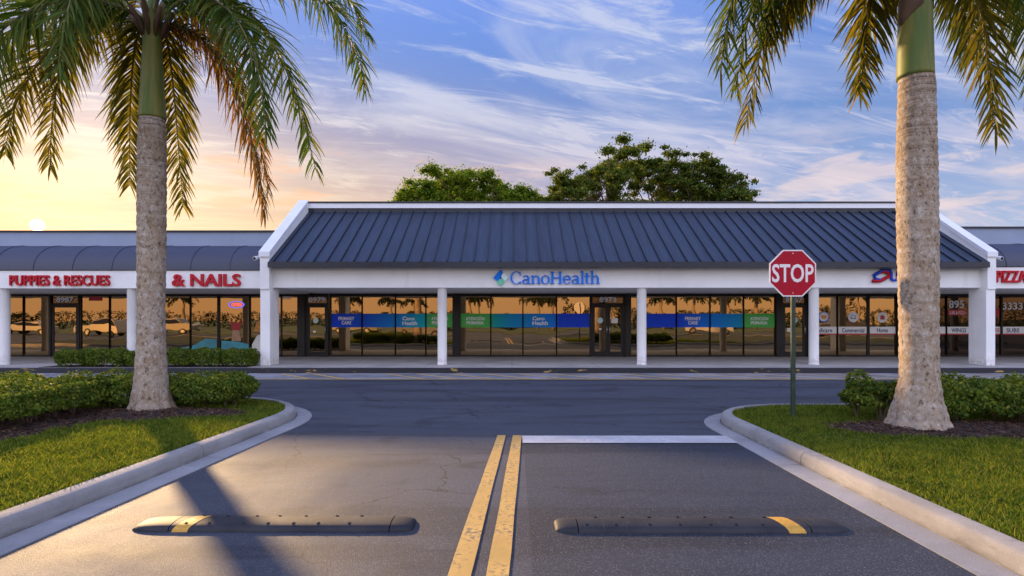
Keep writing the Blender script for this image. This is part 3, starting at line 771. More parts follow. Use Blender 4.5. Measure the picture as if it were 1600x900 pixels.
w_ = win_b(665.5, 708); lettering(w_, 'ATENCIÓN', 674, 700, 494, 500.5); lettering(w_, 'PRIMARIA', 675, 699, 501.7, 507)
post(main, 708, 719)
w_ = win_b(719, 767); lettering(w_, 'ATENCIÓN', 728, 757, 494, 500.5); lettering(w_, 'PRIMARIA', 729, 756, 501.7, 507)
w_ = win_b(767, 817)
w_ = win_b(817, 869.5); lettering(w_, 'Cano', 832, 851, 494.5, 500.5); lettering(w_, 'Health', 832, 856, 501.7, 508)
w_ = win_b(869.5, 922)
door(main, 923, 976, leaves=2, num='8973', stickers=((0, 'disc', .5, 1.53, .11), (1, 'sq', .45, 1.52, .12), (0, 'sq', .52, 1.20, .04)))
post(main, 976, 984.5)
w_ = window(main, 985, 996, lab='narrow window beside the double door')
w_ = win_b(996, 1056.5)
w_ = win_b(1056.5, 1109); lettering(w_, 'PRIMARY', 1070, 1095, 495, 500.5); lettering(w_, 'CARE', 1075, 1090, 501.7, 507)
w_ = win_b(1109, 1161.5)
w_ = win_b(1161.5, 1211); lettering(w_, 'ATENCIÓN', 1172, 1200, 494, 500.5); lettering(w_, 'PRIMARIA', 1173, 1199, 501.7, 507)
post(main, 1211, 1220)
door(main, 1220, 1260, num='8967', stickers=((0, 'disc', .5, 1.55, .14), (0, 'sq', .3, 1.17, .09)))
def win_w(b, p0, p1, word=None, dk=False, icon=None, wp=None, m='decal_navy'):
    w2 = window(b, p0, p1, dark=dk)
    s = part('banner', MB().box(XG(p0)+.03, XG(p1)-.03, GY-.013, GY-.008, ZA(521, GY), ZA(510.5, GY)), M['decal_white'], w2)
    part('banner', MB().box(XG(p0)+.03, XG(p1)-.03, GY-.013, GY-.008, ZA(523, GY), ZA(521, GY)-.001), M['decal_red'], w2, label='thin red strip under the white banner')
    if word: lettering(w2, word, wp[0], wp[1], 512.8, 519.5, m, .015)
    if icon:
        cx, cz = XG(icon[0]), ZA(icon[1], GY)
        part('badge', disc_mb(cx, cz, .20, GY-.008, .004), M['decal_white'], w2)
        part('badge_ring', ring_mb(cx, cz, .20, .20, GY-.0125, .003, .14), M['blue_letter' if icon[2] == 'hands' else 'decal_white'], w2)
        if icon[2] == 'van': part('badge_picture', MB().box(cx-.11, cx+.11, GY-.016, GY-.0125, cz-.05, cz-.03).box(cx-.10, cx+.09, GY-.016, GY-.0125, cz+.045, cz+.06).box(cx-.10, cx-.085, GY-.016, GY-.0125, cz-.03, cz+.045).box(cx+.075, cx+.09, GY-.016, GY-.0125, cz-.03, cz+.045).box(cx-.08, cx-.045, GY-.016, GY-.0125, cz-.075, cz-.05).box(cx+.04, cx+.075, GY-.016, GY-.0125, cz-.075, cz-.05), M['decal_navy'], w2)
        if icon[2] == 'home': part('badge_picture', MB().prism([(cx-.11, cz+.02), (cx, cz+.10), (cx+.11, cz+.02)], 'y', GY-.016, GY-.0125).box(cx-.08, cx+.08, GY-.016, GY-.0125, cz-.08, cz+.018), M['decal_red'], w2)
        if icon[2] == 'hands': part('badge_picture', MB().prism([(cx-.13, cz), (cx-.06, cz+.06), (cx+.06, cz+.06), (cx+.13, cz), (cx+.05, cz-.08), (cx-.05, cz-.08)], 'y', GY-.016, GY-.0125), M['decal_orange'], w2)
    return w2
post(main, 1260, 1264)
win_w(main, 1264, 1308, 'Medicare', icon=(1287, 495, 'hands'), wp=(1269, 1300))
win_w(main, 1308, 1355, 'Commercial', icon=(1333, 495.5, 'van'), wp=(1315, 1350))
win_w(main, 1357, 1400, 'Home', icon=(1378.5, 496, 'home'), wp=(1370, 1387))
post(main, 1400, 1408)
door(main, 1408, 1450, num='8959')
w_ = win_w(main, 1451, 1478, 'S', dk=True, wp=(1463, 1467))
w_ = win_w(main, 1478, 1522, 'WINGS', dk=True, wp=(1486, 1509), m='decal_navy')
lettering(w_, '895', 1482, 1506, 469.5, 481.5, bold=.02)
part('banner', MB().box(XG(1481), XG(1510), GY-.013, GY-.008, ZA(492.5, GY), ZA(484, GY)), M['decal_red'], w_, label='red strip with white lettering')
lettering(w_, 'SUBS & PIZZA', 1483, 1508, 486, 491, bold=.0)

# --- wings
def wing(name_lab, x0, x1, band, sign_top, aw_top, par_top, gx0, gx1):
    b = thing('shop_building', name_lab, 'building', ((x0+x1)/2, 20, 0), 'shop units of the plaza')
    zb = BZ; zs = ZA(band, BF); zt = ZA(aw_top, 19.15); zp = ZA(par_top, 19.2)
    part('beam', MB().box(x0, x1, BF, BF+.35, zb-.02, zs), M['stucco'], b)
    part('soffit', MB().box(x0, x1, BF+.35, GY+.1, zb-.02, zb+.04), M['stucco'], b)
    n = 10; pr = []
    for i in range(n+1):
        a = math.pi/2*i/n; pr.append((19.15-(19.15-17.86)*math.cos(a), zs+.02+(zt-zs-.02)*math.sin(a)))
    pr2 = [(19.15, zs+.02)]
    rb = MB().prism(pr+pr2, 'x', x0, x1); xx = x0+.5
    while xx < x1-.1:
        outer = [(y_-.014*math.cos(math.pi/2*i/n), z_+.014*math.sin(math.pi/2*i/n)) for i, (y_, z_) in enumerate(pr)]
        rb.prism(outer+pr2, 'x', xx-.012, xx+.012); xx += 1.22
    part('awning', rb, M['awning'], b, smooth='auto')
    part('parapet', MB().box(x0, x1, 19.16, 19.4, zs, zp-.05), M['wing_paint'], b)
    part('parapet_cap', MB().box(x0-.001, x1+.001, 19.10, 19.46, zp-.048, zp), M['dark_metal'], b, bevel=.006)
    part('rear_wall', MB().box(x0, x1, 30.42, 30.7, 0, 4.0), M['stucco'], b)
    part('flat_roof', MB().box(x0, x1, 19.47, 30.4, 3.7, 3.85), M['dark_metal'], b)
    part('header', MB().box(x0, x1, GY-.02, GY+.05, ZG1+.001, zb-.021), M['bronze'], b) if zb-.021 > ZG1+.002 else None
    interior(b, x0+.02, x1-.02)
    return b
left = wing('white shop unit left of the mansard roof, curved dark awning above its red signs', -30., XL0-.035, 423, 0, 385, 360.5, 0, 0)
right = wing('white shop unit right of the mansard roof, curved dark awning above its red sign', XR0+.035, 36., 417.5, 0, 382, 354.5, 0, 0)
for p in (7, 207, -245): column(left, p)
for p in (1790, 2050): column(right, p)
for a, c in ((-340, -290), (-290, -240), (-240, -190)): window(left, a, c)
for a, c in ((-190, -140), (-140, -90), (-90, -50)): window(left, a, c)
window(left, -50, -8); window(left, -8, 37.5); w_ = window(left, 37.5, 78)
door(left, 79, 126, num='8987')
w_ = window(left, 127, 172)
part('notice', MB().box(XG(139), XG(160), GY-.013, GY-.008, ZA(470, GY), ZA(463.5, GY)), M['decal_red'], w_)
w_ = window(left, 172, 206); window(left, 206, 250); w_ = window(left, 250, 298)
part('graphic', MB().prism([(XG(272), ZA(556, GY)+.1), (XG(296), ZA(556, GY)+.1), (XG(296), ZA(541, GY)), (XG(284), ZA(543, GY)), (XG(272), ZA(548, GY))], 'y', GY-.013, GY-.008), M['decal_teal'], w_)
w_ = window(left, 298, 341)
part('graphic', MB().prism([(XG(300), ZA(553, GY)), (XG(339), ZA(553, GY)), (XG(339), ZA(530, GY)), (XG(322), ZA(529, GY)), (XG(300), ZA(541, GY))], 'y', GY-.013, GY-.008), M['decal_teal'], w_)
w_ = window(left, 343, 391)
part('graphic', MB().prism([(XG(346), ZA(553, GY)), (XG(389), ZA(553, GY)), (XG(389), ZA(538, GY)), (XG(374), ZA(534, GY)), (XG(346), ZA(532, GY))], 'y', GY-.013, GY-.008), M['decal_teal'], w_)
part('poster', MB().prism([(XG(360), ZA(500, GY)), (XG(366), ZA(506, GY)), (XG(371), ZA(506, GY)), (XG(378), ZA(500, GY)), (XG(374), ZA(516, GY)), (XG(377), ZA(533, GY)), (XG(362), ZA(533, GY)), (XG(364), ZA(516, GY))], 'y', GY-.013, GY-.008), M['decal_skin'], w_)
part('poster', MB().prism([(XG(360), ZA(499, GY)), (XG(366), ZA(505, GY)), (XG(371), ZA(505, GY)), (XG(378), ZA(499, GY)), (XG(375), ZA(516, GY)), (XG(363), ZA(516, GY))], 'y', GY-.018, GY-.0135), M['decal_red'], w_)
on = part('neon_border', ring_mb(XG(370), ZA(476, GY), .30, .135, GY-.02, .02, .14), M['neon_blue'], w_)
on2 = part('neon_lettering', text_mb('OPEN', XG(370)-.19, XG(370)+.19, ZA(476, GY)-.055, ZA(476, GY)+.055, GY-.02, .015, .01), M['neon_red'], w_)
w_ = window(left, 391, 440)
part('graphic', MB().prism([(XG(394), ZA(553, GY)), (XG(420), ZA(553, GY)), (XG(420), ZA(520, GY)), (XG(402), ZA(524, GY)), (XG(394), ZA(538, GY))], 'y', GY-.013, GY-.008), M['decal_white'], w_)
part('graphic', MB().prism([(XG(397), ZA(518, GY)), (XG(412), ZA(518, GY)), (XG(412), ZA(497, GY)), (XG(401), ZA(503, GY))], 'y', GY-.018, GY-.0135), M['decal_orange'], w_)
w_ = win_w(right, 1536, 1563.5, 'TO GO', dk=True, wp=(1553, 1561), m='decal_red')
part('banner', MB().prism([(XG(1552), ZA(494, GY)), (XG(1561), ZA(494, GY)), (XG(1561), ZA(481, GY)), (XG(1552), ZA(486, GY))], 'y', GY-.013, GY-.008), M['decal_red'], w_, label='slanted red strip on dark glass')
w_ = win_w(right, 1564.5, 1622, 'SUBS', dk=True, wp=(1572, 1592))
lettering(w_, '3333', 1565.5, 1597, 472.5, 484, bold=.02)
for a, c in ((1622, 1675), (1675, 1730), (1780, 1830), (1830, 1880)): window(right, a, c, dark=True)
door(right, 1731, 1779, num='8951', dark=True)

# --- signs on the buildings
SY = BF-.003
def SX(p): return XA(p, SY)
def SZ(p): return ZA(p, SY)
sg = thing('shop_sign', 'raised red letters reading PUPPIES & RESCUES at the far left', 'sign', (SX(95), SY, SZ(438)), 'shop signs on the fascia')
part('lettering', text_mb('PUPPIES & RESCUES', SX(17), SX(173), SZ(446.5), SZ(430), SY, .07, .016), M['red_letter'], sg, bevel=0)
sg = thing('shop_sign', 'raised red letters reading & NAILS right of the left palm trunk', 'sign', (SX(323), SY, SZ(438)), 'shop signs on the fascia')
part('lettering', text_mb('& NAILS', SX(270), SX(377), SZ(447.5), SZ(428), SY, .07, .022), M['red_letter'], sg)
sg = thing('shop_sign', 'raised red letters reading PIZZA at the right edge', 'sign', (SX(1580), SY, SZ(432)), 'shop signs on the fascia')
part('lettering', text_mb('PIZZA', SX(1555), SX(1602), SZ(441.5), SZ(423), SY, .07, .018), M['red_letter'], sg)
# serif lettering, drawn stroke by stroke in a unit cap height
def stroke(poly, L): L.append(poly)
def arc(cx, cy, rx, ry, a0, a1, tf, n=14):
    """crescent band; tf(angle) -> thickness"""
    o_ = []; i_ = []
    for k in range(n+1):
        a = R(a0+(a1-a0)*k/n); t = tf(a)
        o_.append((cx+rx*math.cos(a), cy+ry*math.sin(a))); i_.append((cx+(rx-t)*math.cos(a), cy+(ry-t*.55)*math.sin(a)))
    return [(o_[k], o_[k+1], i_[k+1], i_[k]) for k in range(n)]
th = lambda a: .055+.085*abs(math.cos(a))
def rect(x0, y0, x1, y1): return [((x0, y0), (x1, y0), (x1, y1), (x0, y1))]
SER = .05
def stem(x, y0, y1, w=.14, foot=True, top=True):
    s = rect(x, y0, x+w, y1)
    if foot: s += rect(x-.07, y0, x+w+.07, y0+SER)
    if top is True: s += rect(x-.07, y1-SER, x+w+.07, y1)
    elif top == 'half': s += [((x-.09, y1-.07), (x, y1-.10), (x, y1), (x-.02, y1))]
    return s
def G_(ch):
    if ch == 'C': return arc(.44, .5, .44, .52, 42, 318, th, 26)+rect(.72, .66, .77, .98)+rect(.74, .02, .79, .20), .88
    if ch == 'a': return stem(.40, .0, .50, .13, False, False)+rect(.40, 0, .62, SER)+arc(.28, .48, .25, .22, 0, 155, lambda a: .07+.05*abs(math.cos(a)), 10)+arc(.24, .19, .24, .20, 60, 330, lambda a: .06+.07*abs(math.cos(a)), 14)+[((.3, .30), (.42, .36), (.42, .43), (.26, .38))], .66
    if ch == 'n': return stem(.08, 0, .68, .13, True, 'half')+arc(.38, .42, .25, .27, 0, 150, lambda a: .06+.07*abs(math.cos(a)), 10)+stem(.50, 0, .44, .13, True, False), .74
    if ch == 'o': return arc(.33, .34, .33, .36, 0, 360, lambda a: .05+.09*abs(math.cos(a)), 28), .70
    if ch == 'H': return stem(.08, 0, 1, .15)+stem(.66, 0, 1, .15)+rect(.22, .47, .67, .54), .93
    if ch == 'e': return arc(.31, .34, .31, .36, 0, 320, lambda a: .05+.085*abs(math.cos(a)), 24)+rect(.10, .33, .60, .39), .66
    if ch == 'l': return stem(.08, 0, 1.05, .13, True, 'half'), .31
    if ch == 't': return rect(.10, .1, .23, .88)+rect(0, .60, .38, .67)+arc(.27, .15, .17, .17, 180, 300, lambda a: .07+.05*abs(math.cos(a)), 8), .43
    if ch == 'h': return stem(.08, 0, 1.05, .13, True, 'half')+arc(.38, .42, .25, .27, 0, 150, lambda a: .06+.07*abs(math.cos(a)), 10)+stem(.50, 0, .44, .13, True, False), .76
def serif_mb(s, x0, x1, z0, hgt, y, depth):
    polys = []; cx = 0
    for ch in s:
        g_, adv = G_(ch); polys += [[(px_+cx, pz_) for px_, pz_ in q] for q in g_]; cx += adv
    m = MB(); sx = (x1-x0)/cx
    for i, q in enumerate(polys):
        m.prism([(x0+a*sx, z0+b_*hgt) for a, b_ in q], 'y', y-depth-.0006*(i % 23), y+.0005*(i % 3))
    return m
sg = thing('shop_sign', 'blue serif letters with a blue and green diamond emblem on the middle fascia', 'sign', (SX(855), SY, SZ(434)), 'shop signs on the fascia')
part('lettering', serif_mb('CanoHealth', SX(797.5), SX(938), SZ(443.5), SZ(424.5)-SZ(443.5), SY, .07), M['blue_letter'], sg)
cx, cz, hw, hh = SX(782.3), SZ(434.3), SX(794)-SX(782.3), (SZ(421)-SZ(447))/2
def dia(pts): return [(cx+a*hw, cz+b_*hh) for a, b_ in pts]
em = MB().prism(dia([(-1, 0), (-.05, -.62), (.0, -.12), (-.12, 0), (0.0, .12), (.3, .66), (0, 1)]), 'y', SY-.06, SY)
eo = part('emblem', em, M['blue_letter'], sg)
part('emblem_quarter', MB().prism(dia([(.33, .64), (1, 0), (.55, -.42), (.05, .10)]), 'y', SY-.058, SY), M['pale_letter'], eo)
part('emblem_quarter', MB().prism(dia([(0, -1), (.52, -.45), (.03, .02), (-.48, -.50)]), 'y', SY-.064, SY-.001), M['green_letter'], eo)
part('emblem_quarter', MB().prism(dia([(.0, .2), (.16, 0), (0, -.2), (-.16, 0)]), 'y', SY-.069, SY-.002), M['navy_letter'], eo)
sg = thing('shop_sign', 'blue and red knot emblem with a blue letter, left of the right palm trunk', 'sign', (SX(1384), SY, SZ(432)), 'shop signs on the fascia')
part('lettering', text_mb('U', SX(1390), SX(1403), SZ(440), SZ(424), SY, .06, .03), M['navy_letter'], sg)
def hook(c, s, y):
    pts = [(c[0]+s*.34, 0, c[1]+.17), (c[0]+s*.10, 0, c[1]+.17), (c[0]-s*.17, 0, c[1]+.03), (c[0]-s*.14, 0, c[1]-.09), (c[0]+s*.02, 0, c[1]-.13), (c[0]+s*.16, 0, c[1]-.06)]
    return MB().tube([(a, y, z_) for a, _, z_ in pts], [.05, .055, .055, .052, .05, .04], 10)
ex, ez = SX(1376), SZ(431)
part('emblem', hook((ex-.06, ez-.01), 1, SY-.05), M['navy_letter'], sg, smooth=True, label='blue half of the knot emblem')
hk = hook((0, 0), 1, 0); hk.v = [(ex+.05-a, SY-.062-b_*.9, ez+.01-c) for a, b_, c in hk.v]
part('emblem', hk, M['red_letter'], sg, smooth=True, label='red half of the knot emblem')

# ------------------------------------------------------------------ stop sign
PYs = 8.46; sx = XA(1240, PYs)
st = thing('stop_sign', 'red octagonal STOP sign on a thin dark green post in the right lawn', 'sign', (sx, PYs, .15))
zc = ZA(427, PYs); Rr = 36.5/F*PYs/math.cos(R(22.5))
pc = sx-.018
pm = MB(); lean = .0
pm.prism([(sx-.030, PYs), (sx-.030, PYs+.035), (sx-.018, PYs+.035), (sx-.018, PYs+.012), (sx+.018, PYs+.012), (sx+.018, PYs+.035), (sx+.030, PYs+.035), (sx+.030, PYs)], 'z', .10, zc+.30)
hm = MB(); z = .35
while z < 2.0: hm.add([(sx+.006*math.cos(a*math.pi/4), PYs-.0008, z+.006*math.sin(a*math.pi/4)) for a in range(8)], [tuple(range(8))]); z += .10
part2('post', pm, M['post_green'], hm, M['hole'], st)
octo = lambda r, cxx=pc: [(cxx+r*math.cos(R(22.5+45*k)), zc+r*math.sin(R(22.5+45*k))) for k in range(8)]
pl = part('sign_plate', MB().prism(octo(Rr), 'y', PYs-.0120, PYs-.004), M['sign_white'], st, bevel=.001)
part('sign_face', MB().prism(octo(Rr*.945), 'y', PYs-.0138, PYs-.0115), M['sign_red'], pl)
part('lettering', text_mb('STOP', pc-.305, pc+.305, zc-.135, zc+.135, PYs-.0140, .0015, .018), M['sign_white'], pl)
for zz in (zc+.29, zc-.29): part('bolt', MB().tube([(pc, PYs-.012, zz), (pc, PYs-.020, zz)], .010, 6), M['steel'], pl)

# ------------------------------------------------------------------ speed humps (rubber)
def hump(x0, x1, y0, stripe, slant_left, label):
    """y0 is the near base edge"""
    wd = .27; hh = .050; yc = y0+wd/2
    t = thing('speed_hump', label, 'speed bump', ((x0+x1)/2, yc, 0), 'rubber speed humps across the drive')
    def section(x, s, sh=0):
        pts = []
        for k in range(13):
            a = math.pi*k/12; c = math.cos(a); pts.append((x+sh*0, yc+wd/2*(.62+.38*s)*c if s > .02 else yc+.001*c, .002+hh*min(1, (s**.8))*math.sin(a)**.62))
        return pts
    def body(xa, xb, ea, eb):
        m = MB(); xs = []
        n = 9
        stations = []
        if ea: 
            for i in range(n): 
                u_ = i/(n-1); stations.append((xa+ea*u_**1.3, math.sqrt(max(.02, 1-(1-u_)**2))))
        else: stations.append((xa, 1))
        if eb:
            for i in range(n):
                u_ = i/(n-1); stations.append((xb-eb*(1-u_)**1.3, math.sqrt(max(.02, 1-u_**2))))
        else: stations.append((xb, 1))
        o_ = 0; vs_ = []
        for xx_, s_ in stations: vs_ += section(xx_, s_)
        fs_ = []
        for i in range(len(stations)-1):
            for k in range(12): fs_.append((i*13+k, i*13+k+1, (i+1)*13+k+1, (i+1)*13+k))
            fs_.append((i*13, (i+1)*13, (i+1)*13+12, i*13+12))
        fs_.append(tuple(range(13))[::-1]); fs_.append(tuple((len(stations)-1)*13+k for k in range(13)))
        return m.add(vs_, fs_)
    eA, eB = (.30, .17) if slant_left else (.17, .30)
    ja, jb = x0+eA*.98, x1-eB*.98
    part('end_cap', body(x0, ja-.004, eA*.95, 0), M['rubber'], t, smooth='auto')
    bo = part('body', body(ja+.004, jb-.004, 0, 0), M['rubber'], t, smooth='auto')
    part('end_cap', body(jb+.004, x1, 0, eB*.95), M['rubber'], t, smooth='auto')
    # yellow reflective patch wrapped over the hump
    vs_ = []; fs_ = []; q0, q1 = stripe
    sk = .10 if slant_left else -.10
    for k in range(13):
        a = math.pi*k/12; y_ = yc+(wd/2+.002)*math.cos(a); z_ = .002+(hh+.0025)*math.sin(a)**.62
        off = sk*(k/12-.5)*-1
        vs_ += [(q0+off, y_, z_), (q1+off, y_, z_)]
    for k in range(12): fs_.append((2*k, 2*k+1, 2*k+3, 2*k+2))
    part('yellow_patch', MB().add(vs_, fs_), M['yellow_rubber'], bo, smooth=True)
    hm = MB(); n = 7
    for i in range(n):
        for side in (-1, 1):
            xx_ = ja+.1+(jb-ja-.2)*(i+.5*(side > 0)*.35)/n+rnd.uniform(-.03, .03)
            fr_ = .62*side; y_ = yc+fr_*wd/2; z_ = .002+hh*(1-fr_*fr_)**.31
            hm = MB().add([(xx_+.014*math.cos(a*math.pi/5), y_+.010*math.sin(a*math.pi/5), z_+.0035-(side)*.0065*math.sin(a*math.pi/5)) for a in range(10)], [tuple(range(10))]); part('bolt_recess', hm, M['hole'], bo)
hump(-2.83, -.74, 4.245, (XA(285, 4.3), XA(309, 4.3)), True, 'black rubber speed hump lying left of the yellow centre lines')
hump(.32, 2.49, 4.215, (XA(1215, 4.3), XA(1241, 4.3)), False, 'black rubber speed hump lying right of the yellow centre lines')

# ------------------------------------------------------------------ palms
UP = Vector((0, 0, 1))
def bez(P, t):
    a, b, c, d = P; s = 1-t; return a*(s*s*s)+b*(3*s*s*t)+c*(3*s*t*t)+d*(t*t*t)
def frond_mesh(P, nl=95, lmax=.62, width=.020, seed=0, tstart=.13, droop=.55, plum=.5):
    rr = random.Random(seed); V = []; Fc = []
    ns = 26; pts = [bez(P, i/ns) for i in range(ns+1)]
    rl = MB().tube(pts, [.034*(1-i/ns)**1.1+.004 for i in range(ns+1)], 6)
    side0 = None
    for i in range(nl):
        t = tstart+(1-tstart)*(i/(nl-1))**.96
        p = bez(P, min(1, t)); T = (bez(P, min(1, t+.01))-bez(P, max(0, t-.01))).normalized()
        S = T.cross(UP)
        if S.length < .25: S = (P[3]-P[0]).cross(UP)
        S.normalize(); 
        if side0 is not None and S.dot(side0) < 0: S = -S
        side0 = S; Nn = S.cross(T).normalized()
        env = (.45+.55*min(1, (t-tstart)/.22))*(1 if t < .72 else max(.42, 1-(t-.72)/.28*.58))
        for sd in (-1, 1):
            if rr.random() < .035: continue
            L = lmax*env*rr.uniform(.80, 1.12)
            fw = .42+.55*t+rr.uniform(-.12, .12)
            ph = rr.uniform(-1, 1)*plum*2.9
            d = (S*sd*math.cos(ph)+Nn*math.sin(ph)*1.0+T*fw).normalized()
            W0 = d.cross(Nn if abs(d.dot(Nn)) < .9 else T).normalized()
            ro = rr.uniform(-.9, .9); W0 = (W0*math.cos(ro)+d.cross(W0)*math.sin(ro)).normalized()
            q = p.copy(); o = len(V); nseg = 4; w0 = width*rr.uniform(.75, 1.2); dr = droop*rr.uniform(.6, 1.45)
            for k in range(nseg+1):
                wk = w0*(.55, 1.0, .92, .62, .06)[k]
                V.append(tuple(q-W0*wk)); V.append(tuple(q+W0*wk))
                d = (d+Vector((0, 0, -dr*.42))).normalized(); q = q+d*(L/nseg)
            for k in range(nseg): a = o+2*k; Fc.append((a, a+1, a+3, a+2))
    return rl, V, Fc
def frond(parent, P, m, seed, **kw):
    rl, V, Fc = frond_mesh(P, seed=seed, **kw)
    f = part('frond', rl, M['rachis'], parent, smooth=True)
    mesh_obj('leaflets', V, Fc, m, f); return f

def palm_trunk(parent, cx, cy, prof, seed, slim=.8):
    """prof: (z, radius, dx)"""
    rr = random.Random(seed); n = 40; V = []; Fc = []
    zs = []; z = prof[0][0]
    while z < prof[-1][0]: zs.append(z); z += .035
    zs.append(prof[-1][0])
    pz = [q[0] for q in prof]; pr = [q[1] for q in prof]; pd = [q[2] for q in prof]
    for i, z in enumerate(zs):
        r = float(np.interp(z, pz, pr))*slim; d = float(np.interp(z, pz, pd)); ring = .004*math.sin(i*2.1)+.003*math.sin(i*.9)
        for k in range(n):
            a = 2*math.pi*k/n; lump = .012*math.sin(a*3+z*.7)+.006*math.sin(a*7+z*2.3)
            flare = .030*max(0, 1-(z-pz[0])/.55)*math.sin(a*9+seed)
            rr_ = r*(1+lump)+ring+flare
            V.append((cx+d+rr_*math.cos(a), cy+rr_*math.sin(a), z))
    for i in range(len(zs)-1):
        for k in range(n): a = i*n+k; b = i*n+(k+1) % n; Fc.append((a, b, b+n, a+n))
    Fc.append(tuple((len(zs)-1)*n+k for k in range(n)))
    m = MB(); m.v = V; m.f = Fc
    return part('trunk', m, M['trunk'], parent, smooth=True)

def P4(a, b, c, d): return [PX(*a), PX(*b), PX(*c), PX(*d)]
# left palm
dL = 9.06; kL = dL/F
pl_ = thing('palm_tree', 'tall palm on the left lawn with full drooping crown and green shaft', 'palm tree', (XA(236, dL), dL, .12), 'palms beside the drive')
cxl = XA(236, dL)
palm_trunk(pl_, cxl, dL, [(.10, 43*kL, 0), (ZA(625, dL), 35*kL, 0), (ZA(590, dL), 29*kL, 0), (ZA(540, dL), 25.5*kL, 0), (ZA(480, dL), 24*kL, 0), (ZA(400, dL), 25*kL, 1*kL),
           (ZA(300, dL), 25.5*kL, 1.5*kL), (ZA(230, dL), 25*kL, 1.5*kL), (ZA(192, dL), 23.5*kL, 2*kL), (ZA(184, dL), 22*kL, 2*kL)], 3)
sh = MB().lathe((cxl+2*kL, dL), [(.94*r_*kL, ZA(y_, dL)) for r_, y_ in ((20.5, 186), (20.8, 183), (19.5, 165), (17.5, 130), (15.5, 95), (14, 70), (14, 52), (16, 36), (12, 15), (3, -5))], 28)
part('crownshaft', sh, M['shaft'], pl_, smooth=True)
sp = MB()
for a in range(9):
    an = a/9*6.28; r0 = 13*kL
    sp.tube([(cxl+2*kL+math.cos(an)*r0*.8, dL+math.sin(an)*r0*.8, ZA(62, dL)), (cxl+2*kL+math.cos(an)*r0*1.5, dL+math.sin(an)*r0*1.5, ZA(40, dL)), (cxl+2*kL+math.cos(an)*r0*2.6, dL+math.sin(an)*r0*2.6, ZA(22, dL))], [.02, .045, .03], 8)
part('leaf_sheath', sp, M['sheath'], pl_, smooth=True)
c0 = (238, 42, dL)
FL = [ # (curve), material, plumose
 (P4(c0, (150, -60, dL+.4), (-10, -40, dL+.8), (-35, 250, dL+.9)), 'frond_green', .5),
 (P4(c0, (160, -30, dL-.5), (-40, -30, dL-1.3), (-60, 200, dL-1.6)), 'frond_green', .5),
 (P4(c0, (170, -40, dL+.8), (80, 20, dL+1.4), (78, 262, dL+1.6)), 'frond_gold', .45),
 (P4(c0, (190, 10, dL+.6), (30, 40, dL+1.3), (8, 240, dL+1.5)), 'frond_gold', .4),
 (P4(c0, (215, 15, dL+.7), (200, 80, dL+1.2), (203, 288, dL+1.1)), 'frond_gold', .3),
 (P4(c0, (262, 10, dL+.7), (268, 90, dL+1.3), (286, 322, dL+1.1)), 'frond_gold', .3),
 (P4(c0, (300, 20, dL+.3), (385, 90, dL+.5), (414, 333, dL+.4)), 'frond_brown', .35),
 (P4(c0, (300, -20, dL+1.0), (375, 40, dL+1.5), (420, 300, dL+1.2)), 'frond_brown', .3),
 (P4(c0, (310, -70, dL+.2), (440, -10, dL+.2), (492, 262, dL-.1)), 'frond_green', .4),
 (P4(c0, (300, -40, dL-.5), (400, -30, dL-1.1), (415, 205, dL-1.2)), 'frond_green', .45),
 (P4(c0, (330, -110, dL-.2), (530, -90, dL-.3), (572, 140, dL-.4)), 'frond_green', .4),
 (P4(c0, (300, -130, dL+.6), (500, -140, dL+1.2), (575, 60, dL+1.4)), 'frond_green', .4),
 (P4(c0, (170, -120, dL+.4), (40, -130, dL+.6), (-60, 60, dL+.8)), 'frond_green', .45),
 (P4(c0, (190, -120, dL-.7), (120, -140, dL-1.6), (90, 110, dL-2.0)), 'frond_green', .5),
 (P4(c0, (262, -130, dL-.4), (330, -180, dL-1.0), (400, -40, dL-1.6)), 'frond_green', .5),
 (P4(c0, (236, -90, dL+.1), (240, -200, dL+.1), (260, -280, dL+.2)), 'frond_green', .4),
 (P4(c0, (206, -80, dL+1), (150, -130, dL+2.1), (140, 40, dL+2.9)), 'frond_gold', .4),
]
for i, (P, m_, pm_) in enumerate(FL): frond(pl_, P, M[m_], 100+i, plum=pm_*.9, nl=170, lmax=.78, droop=.56, width=.0165)
# right palm
dR = 7.56; kR = dR/F; cxr = XA(1434, dR)
pr_ = thing('palm_tree', 'thick palm on the right lawn, its bark lit warm on the left side', 'palm tree', (cxr, dR, .12), 'palms beside the drive')
palm_trunk(pr_, cxr, dR, [(.10, 60*kR, 0), (ZA(655, dR), 50*kR, 0), (ZA(625, dR), 40.5*kR, 1*kR), (ZA(590, dR), 33.5*kR, 3*kR), (ZA(520, dR), 33*kR, 2*kR), (ZA(440, dR), 34*kR, 1*kR),
           (ZA(340, dR), 35*kR, -1*kR), (ZA(250, dR), 34.5*kR, -2*kR), (ZA(170, dR), 32*kR, -2*kR), (ZA(128, dR), 31*kR, -2*kR), (ZA(119, dR), 29*kR, -3*kR)], 8)
sh = MB().lathe((cxr-4*kR, dR), [(.90*r_*kR, ZA(y_, dR)) for r_, y_ in ((28, 122), (28, 117), (27.5, 100), (26.5, 60), (25, 10), (21, -50), (19, -90), (10, -130))], 32)
so = part('crownshaft', sh, M['shaft'], pr_, smooth=True)
shm = MB()     # brown sheath edge that peels off the shaft
